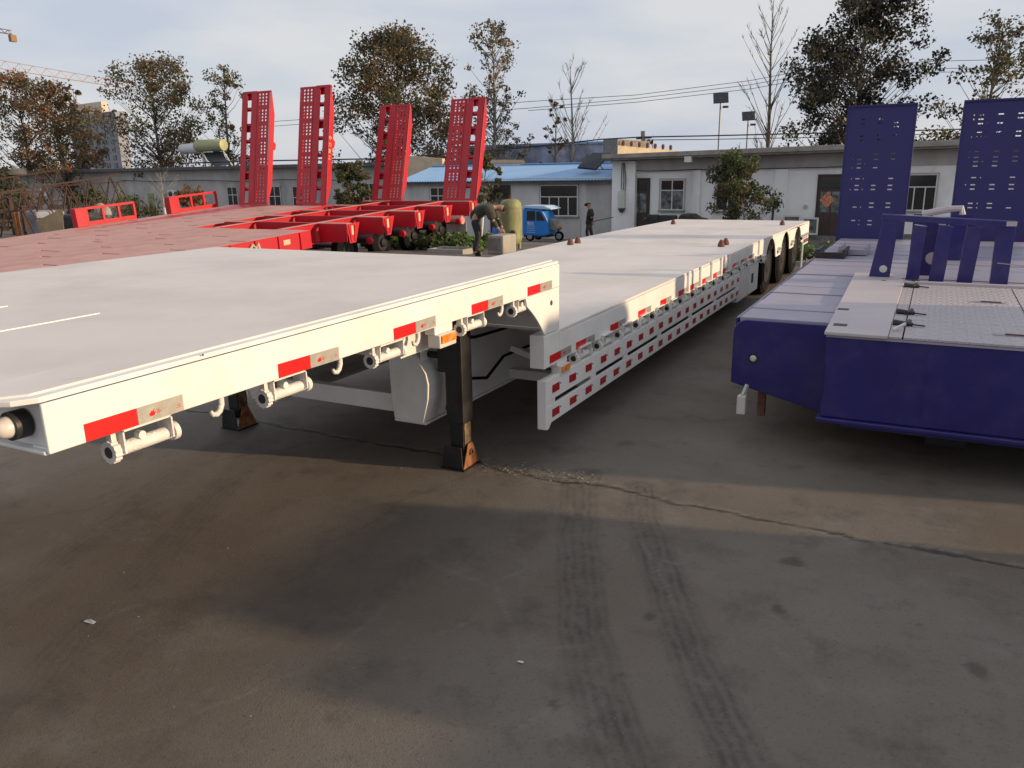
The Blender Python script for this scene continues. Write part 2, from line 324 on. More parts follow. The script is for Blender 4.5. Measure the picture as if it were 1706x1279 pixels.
def ground():
    xs = np.unique(np.concatenate([np.array([-700,-400,-220,-130,-90,-70,-55,-45,-36,-30,-26,-22,-19,-16,-14,-12,-10,-9,-8,-7.4,-6.8]), np.arange(-6.4, 1.6, .0205), np.array([1.7,2.2,3,4,6,9,14,20,30,50,90,160,300,600])]))
    ys = np.unique(np.concatenate([np.array([-80,-40,-20,-10,-5,-2.5,-1,0,.5,.8]), np.arange(1.0, 6.6, .0205), np.arange(6.7, 16, .25), np.arange(16, 40, .75), np.array([42,45,50,60,80,120,200,350,700,1400])]))
    X, Y = np.meshgrid(xs, ys); nx, ny = len(xs), len(ys)
    Z = -1.75*np.clip((Y-15)/22.5, 0, 1)
    near = smooth01(Y, 8, 7)*smooth01(X, -7, -6.2)*smooth01(X, 1.7, 1.3)
    # the open joint between two pours, with crumbled edges
    jp = [(-8, 4.28), (-2.6, 4.22), (-2.3, 4.15), (-1.99, 4.12), (-1.6, 4.16), (-1.2, 4.11), (-.876, 4.095), (-.26, 4.085), (.55, 4.08), (3, 4.05)]
    wob = (vnoise(X, Y, 7, 3)-.5)*.05+(vnoise(X, Y, 23, 4)-.5)*.022
    D = dist_poly(X, Y+wob, jp)
    jw = .016+.010*vnoise(X, Y, 3, 5)
    joint = np.clip(1.25*(1-D/jw), 0, 1)*near*(.55+.45*smooth01(vnoise(X, Y, 4, 91), .25, .5))
    crumb = np.clip(1-D/(.05+.25*np.exp(-((X+2.15)/.42)**2)), 0, 1)*(vnoise(X, Y, 34, 6) > .50)*near
    crumb *= np.where(Y+wob > np.interp(X, [p[0] for p in jp], [p[1] for p in jp]), 1, .45)
    Z = Z-.006*joint+.0035*crumb*(vnoise(X, Y, 47, 11))+near*(.006*(vnoise(X, Y, 1.6, 8)-.5)+.0016*(vnoise(X, Y, 16, 9)-.5))
    # tyre marks
    TU = np.full(X.shape, 9.0)
    def band(L, R_, lo=0):
        c = [((a[0]+b[0])/2, (a[1]+b[1])/2) for a, b in zip(L, R_)]
        wds = np.mean([math.hypot(a[0]-b[0], a[1]-b[1]) for a, b in zip(L, R_)])/2*.92
        d = dist_poly(X, Y, c); np.minimum(TU, d, out=TU)
        return smooth01(d, wds*1.08, wds*.84)*(.55+.6*vnoise(X, Y, 4, 14))
    tr = band([(-1.93,4.3),(-1.908,4.124),(-1.554,3.393),(-1.19,2.654),(-.981,2.321),(-.76,1.996),(-.5,1.6)], [(-1.6,4.3),(-1.542,4.089),(-1.346,3.492),(-1.023,2.735),(-.78,2.308),(-.615,2.068),(-.3,1.65)])
    tr = np.maximum(tr, band([(-1.48,4.2),(-1.283,3.677),(-.941,3.036),(-.698,2.579),(-.436,2.156),(-.2,1.7)], [(-1.30,4.3),(-1.10,3.84),(-.77,3.17),(-.55,2.72),(-.29,2.30),(0,1.8)]))
    lt = np.maximum(smooth01(dist_poly(X, Y, [(-2.5,.8),(-2.81,1.312),(-3.08,2.007),(-3.93,3.66),(-4.3,4.4)]), .14, .08), smooth01(dist_poly(X, Y, [(-3.2,1.0),(-3.578,1.766),(-4.105,3.214),(-4.5,4.2)]), .13, .07))*.55*(.4+.6*vnoise(X, Y, 5, 17))
    xt = smooth01(dist_poly(X, Y, [(-2.3,2.2),(-1.9,3.2),(-1.7,3.8)]), .10, .05)*.4*vnoise(X, Y, 6, 19)
    track = np.maximum(np.maximum(tr, lt), xt)*near
    spot = np.zeros_like(X); rg = np.random.RandomState(5)
    for (u, v, r) in [(1320,937,.055),(1633,1120,.05),(1078,1028,.03),(820,958,.02),(920,1172,.02),(1295,1015,.03),(1535,1045,.022)]:
        p = atz(u, v, 0); d = np.hypot((X-p.x), (Y-p.y)*.8)+(vnoise(X, Y, 26, 23)-.5)*.05; spot = np.maximum(spot, smooth01(d, r, r*.5))
    for k in range(70):
        px, py, r = rg.uniform(-5.5, 1), rg.uniform(1.2, 6), rg.uniform(.006, .018)
        spot = np.maximum(spot, smooth01(np.hypot(X-px, Y-py)+(vnoise(X, Y, 40, 29)-.5)*.02, r, r*.4)*rg.uniform(.3, .9))
    for pts_ in ([(-2.9,1.0),(-2.75,1.9),(-2.5,2.6),(-2.55,3.4),(-2.35,4.1)], [(-4.6,1.9),(-4.2,2.6),(-4.1,3.4),(-3.6,4.2)]):
        wb2 = (vnoise(X, Y, 5, 41)-.5)*.22+(vnoise(X, Y, 19, 42)-.5)*.06
        joint = np.maximum(joint, np.clip(1-dist_poly(X+wb2, Y+wb2*.5, pts_)/.024, 0, 1)*smooth01(vnoise(X, Y, 2.2, 43), .35, .6)*.24*near)
    scr = np.zeros_like(X)
    for k in range(26):
        px, py, an, ln = rg.uniform(-4.5, .4), rg.uniform(1.3, 4.5), rg.uniform(0, 3.14), rg.uniform(.1, .45)
        scr = np.maximum(scr, smooth01(dist_poly(X+(vnoise(X, Y, 6, 50+k)-.5)*.05, Y, [(px, py), (px+ln*math.cos(an), py+ln*math.sin(an))]), .011, .002)*.45*vnoise(X, Y, 30, 61))
    for (a, b) in [((860,1218),(922,1175)),((715,935),(810,975)),((810,975),(880,945)),((555,1085),(645,1010)),((1075,905),(1120,1008)),((850,890),(880,945)),((820,975),(870,1090))]:
        p, q = atz(a[0], a[1], 0), atz(b[0], b[1], 0)
        scr = np.maximum(scr, smooth01(dist_poly(X+(vnoise(X, Y, 6, 33)-.5)*.04, Y, [(p.x, p.y), (q.x, q.y)]), .012, .002)*.6*vnoise(X, Y, 30, 31))
    vs_ = np.stack([X.ravel(), Y.ravel(), Z.ravel()], 1)
    i = np.arange(nx-1)[None, :]+np.arange(ny-1)[:, None]*nx; i = i.ravel()
    f = np.stack([i, i+1, i+1+nx, i+nx], 1)
    me = bpy.data.meshes.new('ground'); me.vertices.add(len(vs_)); me.vertices.foreach_set('co', vs_.ravel())
    me.loops.add(len(f)*4); me.loops.foreach_set('vertex_index', f.ravel()); me.polygons.add(len(f))
    me.polygons.foreach_set('loop_start', np.arange(len(f))*4); me.polygons.foreach_set('use_smooth', np.ones(len(f), bool)); me.update()
    for nm, a in (('joint', joint), ('crumb', crumb), ('track', track), ('spot', spot), ('scratch', scr), ('tu', TU)):
        at_ = me.attributes.new(nm, 'FLOAT', 'POINT'); at_.data.foreach_set('value', a.ravel().astype(np.float32))
    m = bpy.data.materials.new('yard_ground'); m.use_nodes = True; t = m.node_tree; t.nodes.clear()
    o = N(t, 'ShaderNodeOutputMaterial'); b = N(t, 'ShaderNodeBsdfPrincipled'); t.links.new(b.outputs[0], o.inputs[0])
    c = N(t, 'ShaderNodeTexCoord')
    def noise(s, d=5, r=.55):
        n = N(t, 'ShaderNodeTexNoise'); n.inputs['Scale'].default_value = s; n.inputs['Detail'].default_value = d; n.inputs['Roughness'].default_value = r; t.links.new(c.outputs['Object'], n.inputs['Vector']); return n.outputs[0]
    def rng(x, a, b_, lo=0, hi=1):
        n = N(t, 'ShaderNodeMapRange'); n.inputs[1].default_value = a; n.inputs[2].default_value = b_; n.inputs[3].default_value = lo; n.inputs[4].default_value = hi; t.links.new(x, n.inputs[0]); return n.outputs[0]
    def mixc(a, b_, f):
        n = N(t, 'ShaderNodeMix', data_type='RGBA')
        for k, vv in (('A', a), ('B', b_)):
            if isinstance(vv, tuple): n.inputs[k].default_value = vv+(1,)
            else: t.links.new(vv, n.inputs[k])
        t.links.new(f, n.inputs['Factor']); return n.outputs['Result']
    def attr(n_): n = N(t, 'ShaderNodeAttribute'); n.attribute_name = n_; return n.outputs['Fac']
    k = mixc((.138,.113,.090), (.180,.159,.136), rng(noise(.55, 4), .35, .65))
    k = mixc(k, (.092,.062,.042), rng(noise(.32, 4), .5, .7, 0, .7))
    k = mixc(k, (.20,.185,.165), rng(noise(1.7, 7, .72), .52, .74, 0, .7))
    k = mixc(k, (.06,.052,.047), rng(noise(3.1, 7, .72), .52, .72, 0, .65))
    k = mixc(k, (.17,.155,.135), rng(noise(150, 2), .58, .72, 0, .55))
    k = mixc(k, (.045,.038,.035), rng(noise(70, 4, .7), .56, .70, 0, .55))
    def math_(op, a, b_=None):
        n = N(t, 'ShaderNodeMath', operation=op)
        for i_, v_ in enumerate((a, b_)):
            if v_ is None: continue
            if isinstance(v_, (int, float)): n.inputs[i_].default_value = v_
            else: t.links.new(v_, n.inputs[i_])
        return n.outputs[0]
    tu_ = math_('ADD', math_('MULTIPLY', attr('tu'), 150), math_('MULTIPLY', noise(5, 4), 9))
    streak = rng(math_('SINE', tu_), -1, 1, .55, 1.15)
    brk = rng(noise(11, 5, .7), .35, .65, .25, 1.0)
    k = mixc(k, (.036,.031,.031), rng(math_('MULTIPLY', math_('MULTIPLY', attr('track'), streak), brk), 0, 1, 0, .66))
    k = mixc(k, (.020,.017,.016), rng(attr('spot'), 0, 1, 0, .5))
    k = mixc(k, (.25,.215,.17), rng(attr('crumb'), 0, 1, 0, .9))
    k = mixc(k, (.27,.25,.23), rng(attr('scratch'), 0, 1, 0, .7))
    k = mixc(k, (.022,.018,.015), rng(attr('joint'), 0, .7, 0, .78))
    t.links.new(k, b.inputs['Base Color'])
    t.links.new(rng(noise(1.2, 5), .3, .7, .62, .9), b.inputs['Roughness']); b.inputs['Specular IOR Level'].default_value = .35
    ad = N(t, 'ShaderNodeMath', operation='ADD'); t.links.new(noise(45, 4, .7), ad.inputs[0]); t.links.new(noise(180, 3), ad.inputs[1])
    bp = N(t, 'ShaderNodeBump'); bp.inputs['Strength'].default_value = .6; bp.inputs['Distance'].default_value = .006
    t.links.new(ad.outputs[0], bp.inputs['Height']); t.links.new(bp.outputs[0], b.inputs['Normal'])
    me.materials.append(m)
    o = bpy.data.objects.new('ground', me); COL.objects.link(o); struct(o)
ground()
# loose grit lying in the broken joint and a few specks about the yard
def grit():
    mb = MB(); rg = random.Random(3)
    for k in range(1100):
        if k < 480: x = rg.gauss(-2.12, .26); y = 4.17+abs(rg.gauss(0, .09))*rg.choice((1, 1, -.5)); s = rg.uniform(.004, .013)
        else: x = rg.uniform(-5, 1); y = rg.uniform(1.2, 6.2); s = rg.uniform(.003, .008)
        z = .002; p = [(x+s*rg.uniform(-1, 1), y+s*rg.uniform(-1, 1), z+s*rg.uniform(0, .9)) for _ in range(4)]
        mb.add(p, [(0,1,2),(0,2,3),(0,3,1),(1,3,2)])
    o = mb.build('grit', 'concrete_dark'); tag(o, 'loose grit crumbled along the broken joint in the yard ground', 'grit', kind='stuff')
grit()

# ---------------------------------------------------------------- white low-bed trailer
S = -2.038; XL = -5.04; XD = -4.55      # right side, left side of gooseneck, left side of lower deck
GY0, GY1, GZ = 1.20, 4.53, 1.295
LZ, YE = .855, 15.76
wt = thing('lowbed_trailer', 'long white low-bed trailer with stepped gooseneck and red and silver reflective tape', 'trailer', (-3.5, 8, 0))
WP = 'white_paint'
# gooseneck
MB().prism([(S-.008,GY0),(S-.008,GY1),(XL+.008,GY1),(XL+.008,GY0),(XL+.13,GY0-.10),(S-.12,GY0-.10),(S-.04,GY0-.055)], 'z', GZ-.022, GZ-.006).build('deck_flange', WP, wt, bevel=.003)
g = MB().prism([(S-.045,GY0+.0),(S-.045,GY1-.01),(XL+.045,GY1-.01),(XL+.045,GY0),(XL+.09,GY0-.06),(S-.09,GY0-.06)], 'z', GZ-.008, GZ).build('deck_sheet', 'white_deck', wt, bevel=.002)
p, q = atz(165, 522, GZ), atz(0, 550, GZ)
MB().bar((p.x, .85, GZ+.001), (p.x, p.y, GZ+.001), .012, .004).build('weld_seam', 'seam_white', g)
p2 = atz(12, 510, GZ); MB().bar((p2.x, .85+.3, GZ+.001), (p2.x, p2.y, GZ+.001), .012, .004).build('weld_seam', 'seam_white', g)
for xx in (S, XL):
    sgn = 1 if xx == S else -1
    m = MB(); m.box(xx-sgn*.012, xx, GY0, GY1, 1.13, GZ-.024); m.box(xx-sgn*.09, xx-sgn*.013, GY0+.01, GY1-.01, 1.131, 1.143)
    m.build('side_beam', WP, wt, bevel=.004)
MB().box(XL+.014, S-.014, GY0+.02, GY0+.032, 1.133, GZ-.026).box(XL+.014, S-.014, GY0-.006, GY0+.019, 1.126, 1.138).build('front_beam', WP, wt, bevel=.004)
# chamfered corner plate on the front that carries the marker lamp
lp = aty(42, 703, GY0+.015)
lampm = MB().ring((0,0,0), 'y', .028, .040, -.045, .0, 24).build('lamp', ['black_paint'], wt, loc=lp, smooth=True)
MB().lathe([(.030,-.02),(.030,-.055),(.026,-.072),(.016,-.084),(.003,-.088)], (0,0,0), 'y', 20).build('lens', 'lamp_grey', lampm, smooth=True)
for k, yy in enumerate((1.9, 2.6, 3.3, 4.0)): MB().box(XL+.1, S-.1, yy-.03, yy+.03, 1.15, GZ-.03).build('cross_member', WP, wt)
# rear cheek of the gooseneck with rounded inner corner and lashing hole
cheek = [(GY1,1.128),(GY1,.86),(4.31,.86)]+[(4.31-.02*i-.0018*i*i, .86+.03*i) for i in range(1, 8)]+[(4.06,1.128)]
hole = arc(4.41, 1.04, .02, 0, 360, 12)[:-1]
def prism_hole(mb, poly, hole, ax, a0, a1):
    n, h = len(poly), len(hole); k = len(mb.v)
    mb.prism(poly, ax, a0, a1); return mb
prism_hole(MB(), cheek, hole, 'x', S-.02, S-.002).build('cheek_plate', WP, wt, bevel=.003)
MB().tube((S-.002, 4.41, 1.045), (S+.0005, 4.41, 1.045), .016, n=14).build('lashing_hole', 'frame_dark', wt)
MB().box(S-.10, S-.0, 4.30, GY1, .645, .855).build('end_block', WP, wt, bevel=.004)
MB().box(XD, S-.11, GY1-.02, GY1-.002, .86, GZ-.03).build('bulkhead', WP, wt)
# main beams under the neck: curved nose plates, webs and flanges
for sg, cx in ((1, -2.76), (-1, -4.24)):
    X = lambda x: cx + sg*(x+2.76)
    web = [(4.03,1.13),(4.03,.292),(14.6,.292),(14.6,.62),(5.4,.62),(5.0,.83),(4.6,1.13)]
    MB().prism(web, 'x', X(-2.772), X(-2.76)).build('main_beam_web', WP, wt)
    MB().box(X(-2.99), X(-2.745), 4.02, 14.6, .272, .290).build('bottom_flange', WP, wt, bevel=.003)
    crv = [(-2.99,1.13),(-2.995,.75),(-2.99,.45),(-2.975,.30),(-2.755,.292),(-2.712,.45),(-2.705,.55),(-2.72,.61),(-2.755,.66),(-2.80,.70),(-2.85,.745),(-2.90,.82),(-2.935,.92),(-2.95,1.13)]
    MB().prism([(X(a), b) for a, b in crv], 'y', 4.0, 4.018).build('nose_plate', WP, wt, bevel=.003)
    m = MB(); pts = [(-2.955,1.12),(-2.94,.95),(-2.905,.84),(-2.855,.757),(-2.80,.71),(-2.755,.67),(-2.722,.62),(-2.708,.55),(-2.715,.45),(-2.757,.295)]
    for a, b in zip(pts[:-1], pts[1:]): m.bar((X(a[0]), 4.10, a[1]), (X(b[0]), 4.10, b[1]), .24, .014, up=(0,1,0)) if False else m.add([(X(a[0]),3.985,a[1]),(X(b[0]),3.985,b[1]),(X(b[0]),4.24,b[1]),(X(a[0]),4.24,a[1]),(X(a[0]+.014),3.985,a[1]+.004),(X(b[0]+.014),3.985,b[1]+.004),(X(b[0]+.014),4.24,b[1]+.004),(X(a[0]+.014),4.24,a[1]+.004)], [(3,2,1,0),(4,5,6,7),(0,1,5,4),(2,3,7,6)])
    m.build('curved_flange', WP, wt, smooth=True)
    MB().prism([(X(-2.83),1.0),(X(-2.83),.80),(X(-2.62),.785),(X(-2.62),1.0)], 'y', 4.03, 4.25).build('neck_block', WP, wt, bevel=.005)
    MB().prism([(X(-2.80),.795),(X(-2.63),.78),(X(-2.712),.61)], 'y', 4.24, 4.25).build('gusset', WP, wt)
MB().box(-4.01, -2.995, 4.03, 4.10, .33, .45).build('cross_beam', WP, wt, bevel=.004)
MB().box(-2.90, -2.10, 5.2, 5.28, .30, .37).build('cross_beam', WP, wt)
for yy in np.arange(5.4, 14.5, 1.0): MB().box(XD+.05, S-.06, yy, yy+.05, .62, .80).build('cross_member', WP, wt)
# landing legs
for lx in (-2.545, -4.5):
    lg = MB().box(lx-.062, lx+.062, 4.05, 4.175, .30, 1.128).build('landing_leg', 'black_paint', wt, bevel=.005)
    MB().box(lx-.048, lx+.048, 4.064, 4.162, .08, .32).build('inner_leg', 'black_paint', lg, bevel=.004)
    MB().box(lx+.0485, lx+.053, 4.075, 4.15, .15, .34).build('worn_patch', 'worn_steel', lg)
    MB().prism([(lx-.095,.010),(lx+.062,.010),(lx+.055,.155),(lx-.07,.155)], 'y', 4.02, 4.030).build('foot_plate', 'black_paint', lg, bevel=.003)
    MB().prism([(4.02,.010),(4.215,.010),(4.14,.165),(4.085,.165)], 'x', lx+.063, lx+.071).build('foot_plate', 'rust', lg, bevel=.003, label='rusty triangular side plate of the landing foot')
    MB().ring((lx+.071, 4.113, .105), 'x', .013, .021, 0, .010, 16).build('pivot', 'rust_brown', lg)
    MB().box(lx-.10, lx+.08, 4.01, 4.22, 0, .009).build('foot_base', 'black_paint', lg)
    MB().box(lx-.13, lx-.063, 4.07, 4.15, .62, .84).build('gearbox', 'black_paint', lg, bevel=.01)
    MB().box(lx-.02, lx+.02, 3.97, 4.05, .95, 1.10).build('bracket', 'black_paint', lg)
MB().tube((-2.64, 4.11, .72), (-4.42, 4.11, .72), .022, n=10).build('cross_shaft', 'black_paint', wt)
MB().tube((-2.78,4.3,.50),(-2.78,4.3,.30),.03).box(-2.84,-2.72,4.24,4.36,.36,.44).build('valve', 'black_paint', wt)
# ratchet winches
wb = MB()
for yy in (-.118, .112): wb.box(-.045, .045, yy, yy+.008, -.012, .085)
wb.box(-.045, .045, -.118, .12, .077, .086); wbm = wb.mesh('winch_bracket', 'cast_white')
wd = MB().tube((0,-.135,0),(0,.14,0),.029,n=16); wd.tube((.0,-.02,.036),(.03,-.02,.036),.018,n=10); wdm = wd.mesh('drum', 'cast_white')
wr = MB().ring((0,0,0),'y',.024,.043,-.160,-.130,28,teeth=.10).box(-.016,.016,-.150,-.128,.035,.075); wrm = wr.mesh('ratchet', 'cast_white')
wc = MB().ring((0,0,0),'y',.012,.040,.135,.16,20); wcm = wc.mesh('end_cap', 'cast_white')
wi = MB().tube((0,-.161,0),(0,-.132,0),.0235,n=14); wim = wi.mesh('socket', 'frame_dark')
wh = MB()
for k in range(5):
    t = k*72; wh.tube((.028*math.cos(R(t)), .158, .028*math.sin(R(t))), (.028*math.cos(R(t)), .1615, .028*math.sin(R(t))), .006, n=8)
whm = wh.mesh('pin_holes', 'frame_dark')
for me in (wbm, wdm, wrm, wcm, wim, whm): me.transform(Matrix.Scale(.74, 4))
def winch(x, y, z, k=1):
    b = place('winch', wbm, wt, loc=(x, y, z)); b.scale = (k, k, k); b.rotation_euler = (0, rnd.uniform(-.05, .05), 0)
    for nm, me in (('drum', wdm), ('ratchet', wrm), ('end_cap', wcm), ('socket', wim), ('pin_holes', whm)): place(nm, me, b)
for me in (wdm, wrm, wcm): me.polygons.foreach_set('use_smooth', [True]*len(me.polygons)); me.set_sharp_from_angle(angle=R(32))
for y in (1.51, 2.125, 2.755, 3.49, 4.055): winch(S-.036, y, 1.066)
# rope hooks
hk = MB().path([(0,0,.075),(0,0,.02),(0,-.012,-.004),(0,-.03,-.016),(0,-.05,-.012),(0,-.06,.006)], [.014,.014,.014,.013,.011,.008], 10)
hkm = hk.mesh('rope_hook', 'cast_white'); hkm.transform(Matrix.Scale(.8, 4)); hkm.polygons.foreach_set('use_smooth', [True]*len(hkm.polygons))
for y in (1.83, 2.455, 3.02, 3.845): place('rope_hook', hkm, wt, loc=(S-.045, y, 1.078))
# reflective tape
tr_ = MB().box(0,.0015,0,.168,0,.052).mesh('tape_red', 'tape_red'); ts_ = MB().box(0,.0015,.170,.335,0,.052).mesh('tape_silver', 'tape_silver')
em = MB()
em.prism([(.196,.020),(.214,.036),(.212,.028),(.226,.040),(.222,.024),(.232,.028),(.224,.012),(.206,.010)], 'x', .0015, .0021)
for k, (a, b_, c) in enumerate(((.236,.252,.029),(.236,.256,.022),(.236,.250,.016))): em.box(.0015,.0021,a,b_,c,c+.0035)
em.ring((.0,.318,.022),'x',.004,.006,.0015,.0021,14); em.box(.0015,.0021,.308,.328,.010,.0125)
emm = em.mesh('tape_emblem', 'tape_red')
for vv in emm.vertices: vv.co.y = .236+(vv.co.y-.236)*(.72 if vv.co.y < .3 else 1); vv.co.z = .024+(vv.co.z-.024)*.7
def tape(y, z, x=S, emb=True):
    a = place('reflective_tape', tr_, wt, loc=(x+.0005, y+rnd.uniform(-.008, .008), z+rnd.uniform(-.002, .002))); a.rotation_euler = (rnd.uniform(-.012, .012), 0, 0); place('tape_silver', ts_, a)
    if emb: place('tape_emblem', emm, a)
for y in (1.309, 2.07, 2.776, 3.448, 4.073): tape(y, 1.134)
# side marker lamp
def marker(y, z):
    b = MB().box(S-.06, S-.004, y-.06, y+.10, z+.02, z+.07).build('lamp_bracket', WP, wt, bevel=.003)
    MB().box(S-.05, S+.02, y-.055, y+.095, z-.045, z+.02).build('lamp_body', 'lamp_grey', b, bevel=.006)
    MB().box(S+.0205, S+.028, y-.045, y+.085, z-.022, z+.018).build('lamp_lens', 'amber', b, bevel=.004)
marker(3.16, 1.07)
MB().box(S-.6, S-.1, 2.95, 3.35, 1.0, 1.125).build('bracket', WP, wt, bevel=.004)
# lower deck
MB().box(XD+.01, S-.004, GY1, 11.2, LZ-.02, LZ).build('lower_deck', 'white_deck', wt, bevel=.003)
MB().add([(XD+.01,11.2,LZ-.02),(S-.004,11.2,LZ-.02),(S-.004,YE,.79),(XD+.01,YE,.79),(XD+.01,11.2,LZ),(S-.004,11.2,LZ),(S-.004,YE,.812),(XD+.01,YE,.812)],
         [(3,2,1,0),(4,5,6,7),(0,1,5,4),(1,2,6,5),(2,3,7,6),(3,0,4,7)]).build('rear_deck', 'white_deck', wt)
MB().box(S-.012, S, GY1+.002, 11.2, .655, LZ-.022).box(S-.08, S-.013, GY1+.002, 11.2, .656, .668).build('side_beam', WP, wt, bevel=.003)
MB().box(XD, XD+.012, GY1+.002, 11.2, .655, LZ-.022).build('side_beam', WP, wt)
for y in (7.52, 7.97, 8.42, 8.85, 9.25, 10.98): MB().box(S+.001, S+.022, y-.022, y+.022, .66, LZ+.012).build('stake_pocket', WP, wt, bevel=.003)
y = 4.37; 
for y in (4.37, 4.80, 5.44, 6.07, 6.66, 7.23, 7.60, 8.05, 8.52, 8.93, 9.45, 9.9, 10.4): tape(y, .666, emb=y < 6)
y = 4.93
while y < 11.0: winch(S-.018, y, .604, 1.14); y += .425
for y in (4.72, 5.15, 5.58, 6.0): place('rope_hook', hkm, wt, loc=(S-.06, y, .60))
marker(4.56, .60)
# side guard: two boards on uprights, with red reflectors
GX = S+.012
for z0, z1 in ((.432, .572), (.283, .398)): (MB().box(GX-.018, GX, 4.312, 9.82, z0, z1).box(GX-.055, GX-.019, 4.312, 9.82, z1-.006, z1) if z0 > .4 else MB().box(GX-.018, GX, 4.312, 9.82, z0, z1)).build('guard_board', WP, wt, bevel=.003)
for y in (4.313, 5.05, 5.72, 6.6, 7.6, 8.6, 9.66): MB().box(GX-.016, GX-.0015, y, y+(.09 if y > 4.4 else .12), .399, .431).build('guard_upright', WP, wt)
MB().box(GX-.062, GX+.0, 4.296, 4.311, .252, .572).build('guard_end', WP, wt, bevel=.004)
MB().prism([(4.312,.282),(4.312,.250),(4.335,.250),(4.38,.282)], 'x', GX-.016, GX-.002).build('guard_foot', WP, wt)
for y in np.arange(4.8, 9.9, 1.2): MB().bar((GX-.03, y, .5), (GX-.5, y, .64), .04, .04).build('guard_arm', WP, wt)
rf = MB().box(0,.004,-.053,.053,-.025,.025).mesh('reflector', 'reflector_red'); rv = MB().tube((0,.075,.012),(.004,.075,.012),.005,n=8).mesh('rivet', 'frame_dark')
y = 4.435
while y < 9.75:
    for z in (.500, .343):
        a = place('reflector', rf, wt, loc=(GX+.0005, y+rnd.uniform(-.008, .008), z+rnd.uniform(-.003, .003))); a.rotation_euler = (rnd.uniform(-.03, .03), 0, 0)
        if y < 6: place('rivet', rv, a)
    y += .279
MB().box(S-.5, S-.01, 9.86, 11.12, .20, .60).build('tool_box', WP, wt, bevel=.006)
for y in np.arange(9.95, 10.5, .13): MB().box(S-.009, S+.004, y, y+.03, .22, .58).build('tool_box_rib', WP, wt)
MB().box(S-.009, S+.006, 10.68, 10.73, .34, .46).build('latch', 'frame_dark', wt)
# rear side with three wheel arches
AY = (11.95, 13.2, 14.45)
poly = [(11.2, LZ-.02)]
top = lambda y: (LZ-.02) - (y-11.2)*.0135
poly = [(11.2,.655)]
for a in AY:
    poly += [(a-.44, .50)]+[(a+.44*math.cos(R(t)), .37+.44*math.sin(R(t))) for t in np.linspace(162, 18, 11)]+[(a+.44, .50)]
poly += [(15.05,.5),(15.1,.42),(YE,.42),(YE,.79),(11.2,LZ-.022)]
MB().prism(poly, 'x', S-.02, S).build('wheel_arch_panel', WP, wt, bevel=.003)
MB().box(XD+.02, S-.021, YE-.03, YE-.002, .42, .788).build('rear_panel', WP, wt)
MB().box(S+.0005, S+.02, 15.15, 15.6, .46, .52).build('tail_lamp', 'rust_brown', wt)
for y in (11.35, 12.58, 13.83, 14.95, 15.2, 15.45): winch(S+.0, y, .57)
tyre_prof = [(.20,-.125),(.36,-.130),(.405,-.10),(.41,0),(.405,.10),(.36,.130),(.20,.125)]
for a in AY:
    for x in (S-.17, XD+.2):
        t = MB().lathe(tyre_prof, (x, a, .41), 'x', 30).build('wheel', 'rubber', wt, smooth=True)
        MB().lathe([(.235,.131),(.225,.10),(.12,.06),(.09,.135),(.05,.15)], (x, a, .41), 'x', 24).build('rim', 'rim_dark', t, smooth=True)
        m = MB()
        for k in range(10): tt = R(36*k); m.tube((x+.066, a+.15*math.cos(tt), .41+.15*math.sin(tt)), (x+.095, a+.15*math.cos(tt), .41+.15*math.sin(tt)), .012, n=6)
        m.build('wheel_nuts', 'rim_dark', t)
    MB().tube((XD+.2, a, .41), (S-.2, a, .41), .06).build('axle', 'black_paint', wt)
MB().bar((S+.01,14.95,.05),(S+.01,14.95,.5),.03,.02).bar((S+.01,15.06,.05),(S+.01,15.06,.5),.03,.02).build('mud_flap_frame', WP, wt)
# twist locks standing on the deck
tl = MB().lathe([(.05,0),(.052,.02),(.045,.05),(.028,.085),(.008,.105)], (0,0,0), 'z', 14); tlm = tl.mesh('twist_lock', 'rust_brown'); tlm.transform(Matrix.Scale(.85, 4)); tlm.polygons.foreach_set('use_smooth', [True]*len(tlm.polygons))
for x, y in ((-4.25,9.8),(-4.25,10.05),(-2.33,10.1),(-2.33,10.35),(-4.15,14.2),(-2.3,14.4)): place('twist_lock', tlm, wt, loc=(x, y, LZ-max(0, y-11.2)*.0095))
p = atx(338, 591, S); MB().tube((S, p.y, p.z), (S+.0006, p.y, p.z), .004, n=10).build('drain_hole', 'frame_dark', wt)
for k, pts in enumerate(([(-2.8,3.2,1.08),(-2.72,3.7,.92),(-2.80,4.2,.80),(-2.70,4.6,.74),(-2.72,5.4,.70)], [(-3.1,2.2,1.10),(-3.0,3.0,.98),(-3.1,3.7,1.0),(-3.05,4.0,.95)], [(-2.66,4.3,.52),(-2.62,4.6,.46),(-2.70,5.0,.52),(-2.71,5.8,.50)])):
    MB().path(pts, .011, 8).build('air_hose', 'rubber', wt, smooth='all')

# ---------------------------------------------------------------- blue low-bed trailer
bt = thing('lowbed_trailer', 'dark blue low-bed trailer with plank deck, treadplate platform and raised ramps', 'trailer', (.3, 8, 0))
BP = 'blue_paint'; BX0, BX1 = -1.15, 1.75
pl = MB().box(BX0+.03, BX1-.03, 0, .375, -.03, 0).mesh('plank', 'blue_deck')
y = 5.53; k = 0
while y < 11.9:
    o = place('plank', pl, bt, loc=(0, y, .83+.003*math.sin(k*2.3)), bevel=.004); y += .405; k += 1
for xx in (BX0, BX1-.02): MB().box(xx, xx+.02, 5.54, 12.0, .42, .822).build('side_beam', BP, bt, bevel=.004)
MB().box(BX0+.05, BX1-.05, 5.56, 11.95, .45, .74).build('deck_frame', 'dark_junk', bt)
fp = [(BX0,.371),(BX0,.73)]+[(BX0+.09-.09*math.cos(R(a)), .73+.09*math.sin(R(a))) for a in (20,40,60,75,90)]+[(BX1-.09,.82),(BX1,.73),(BX1,.371),(1.1,.22),(-.53,.22)]
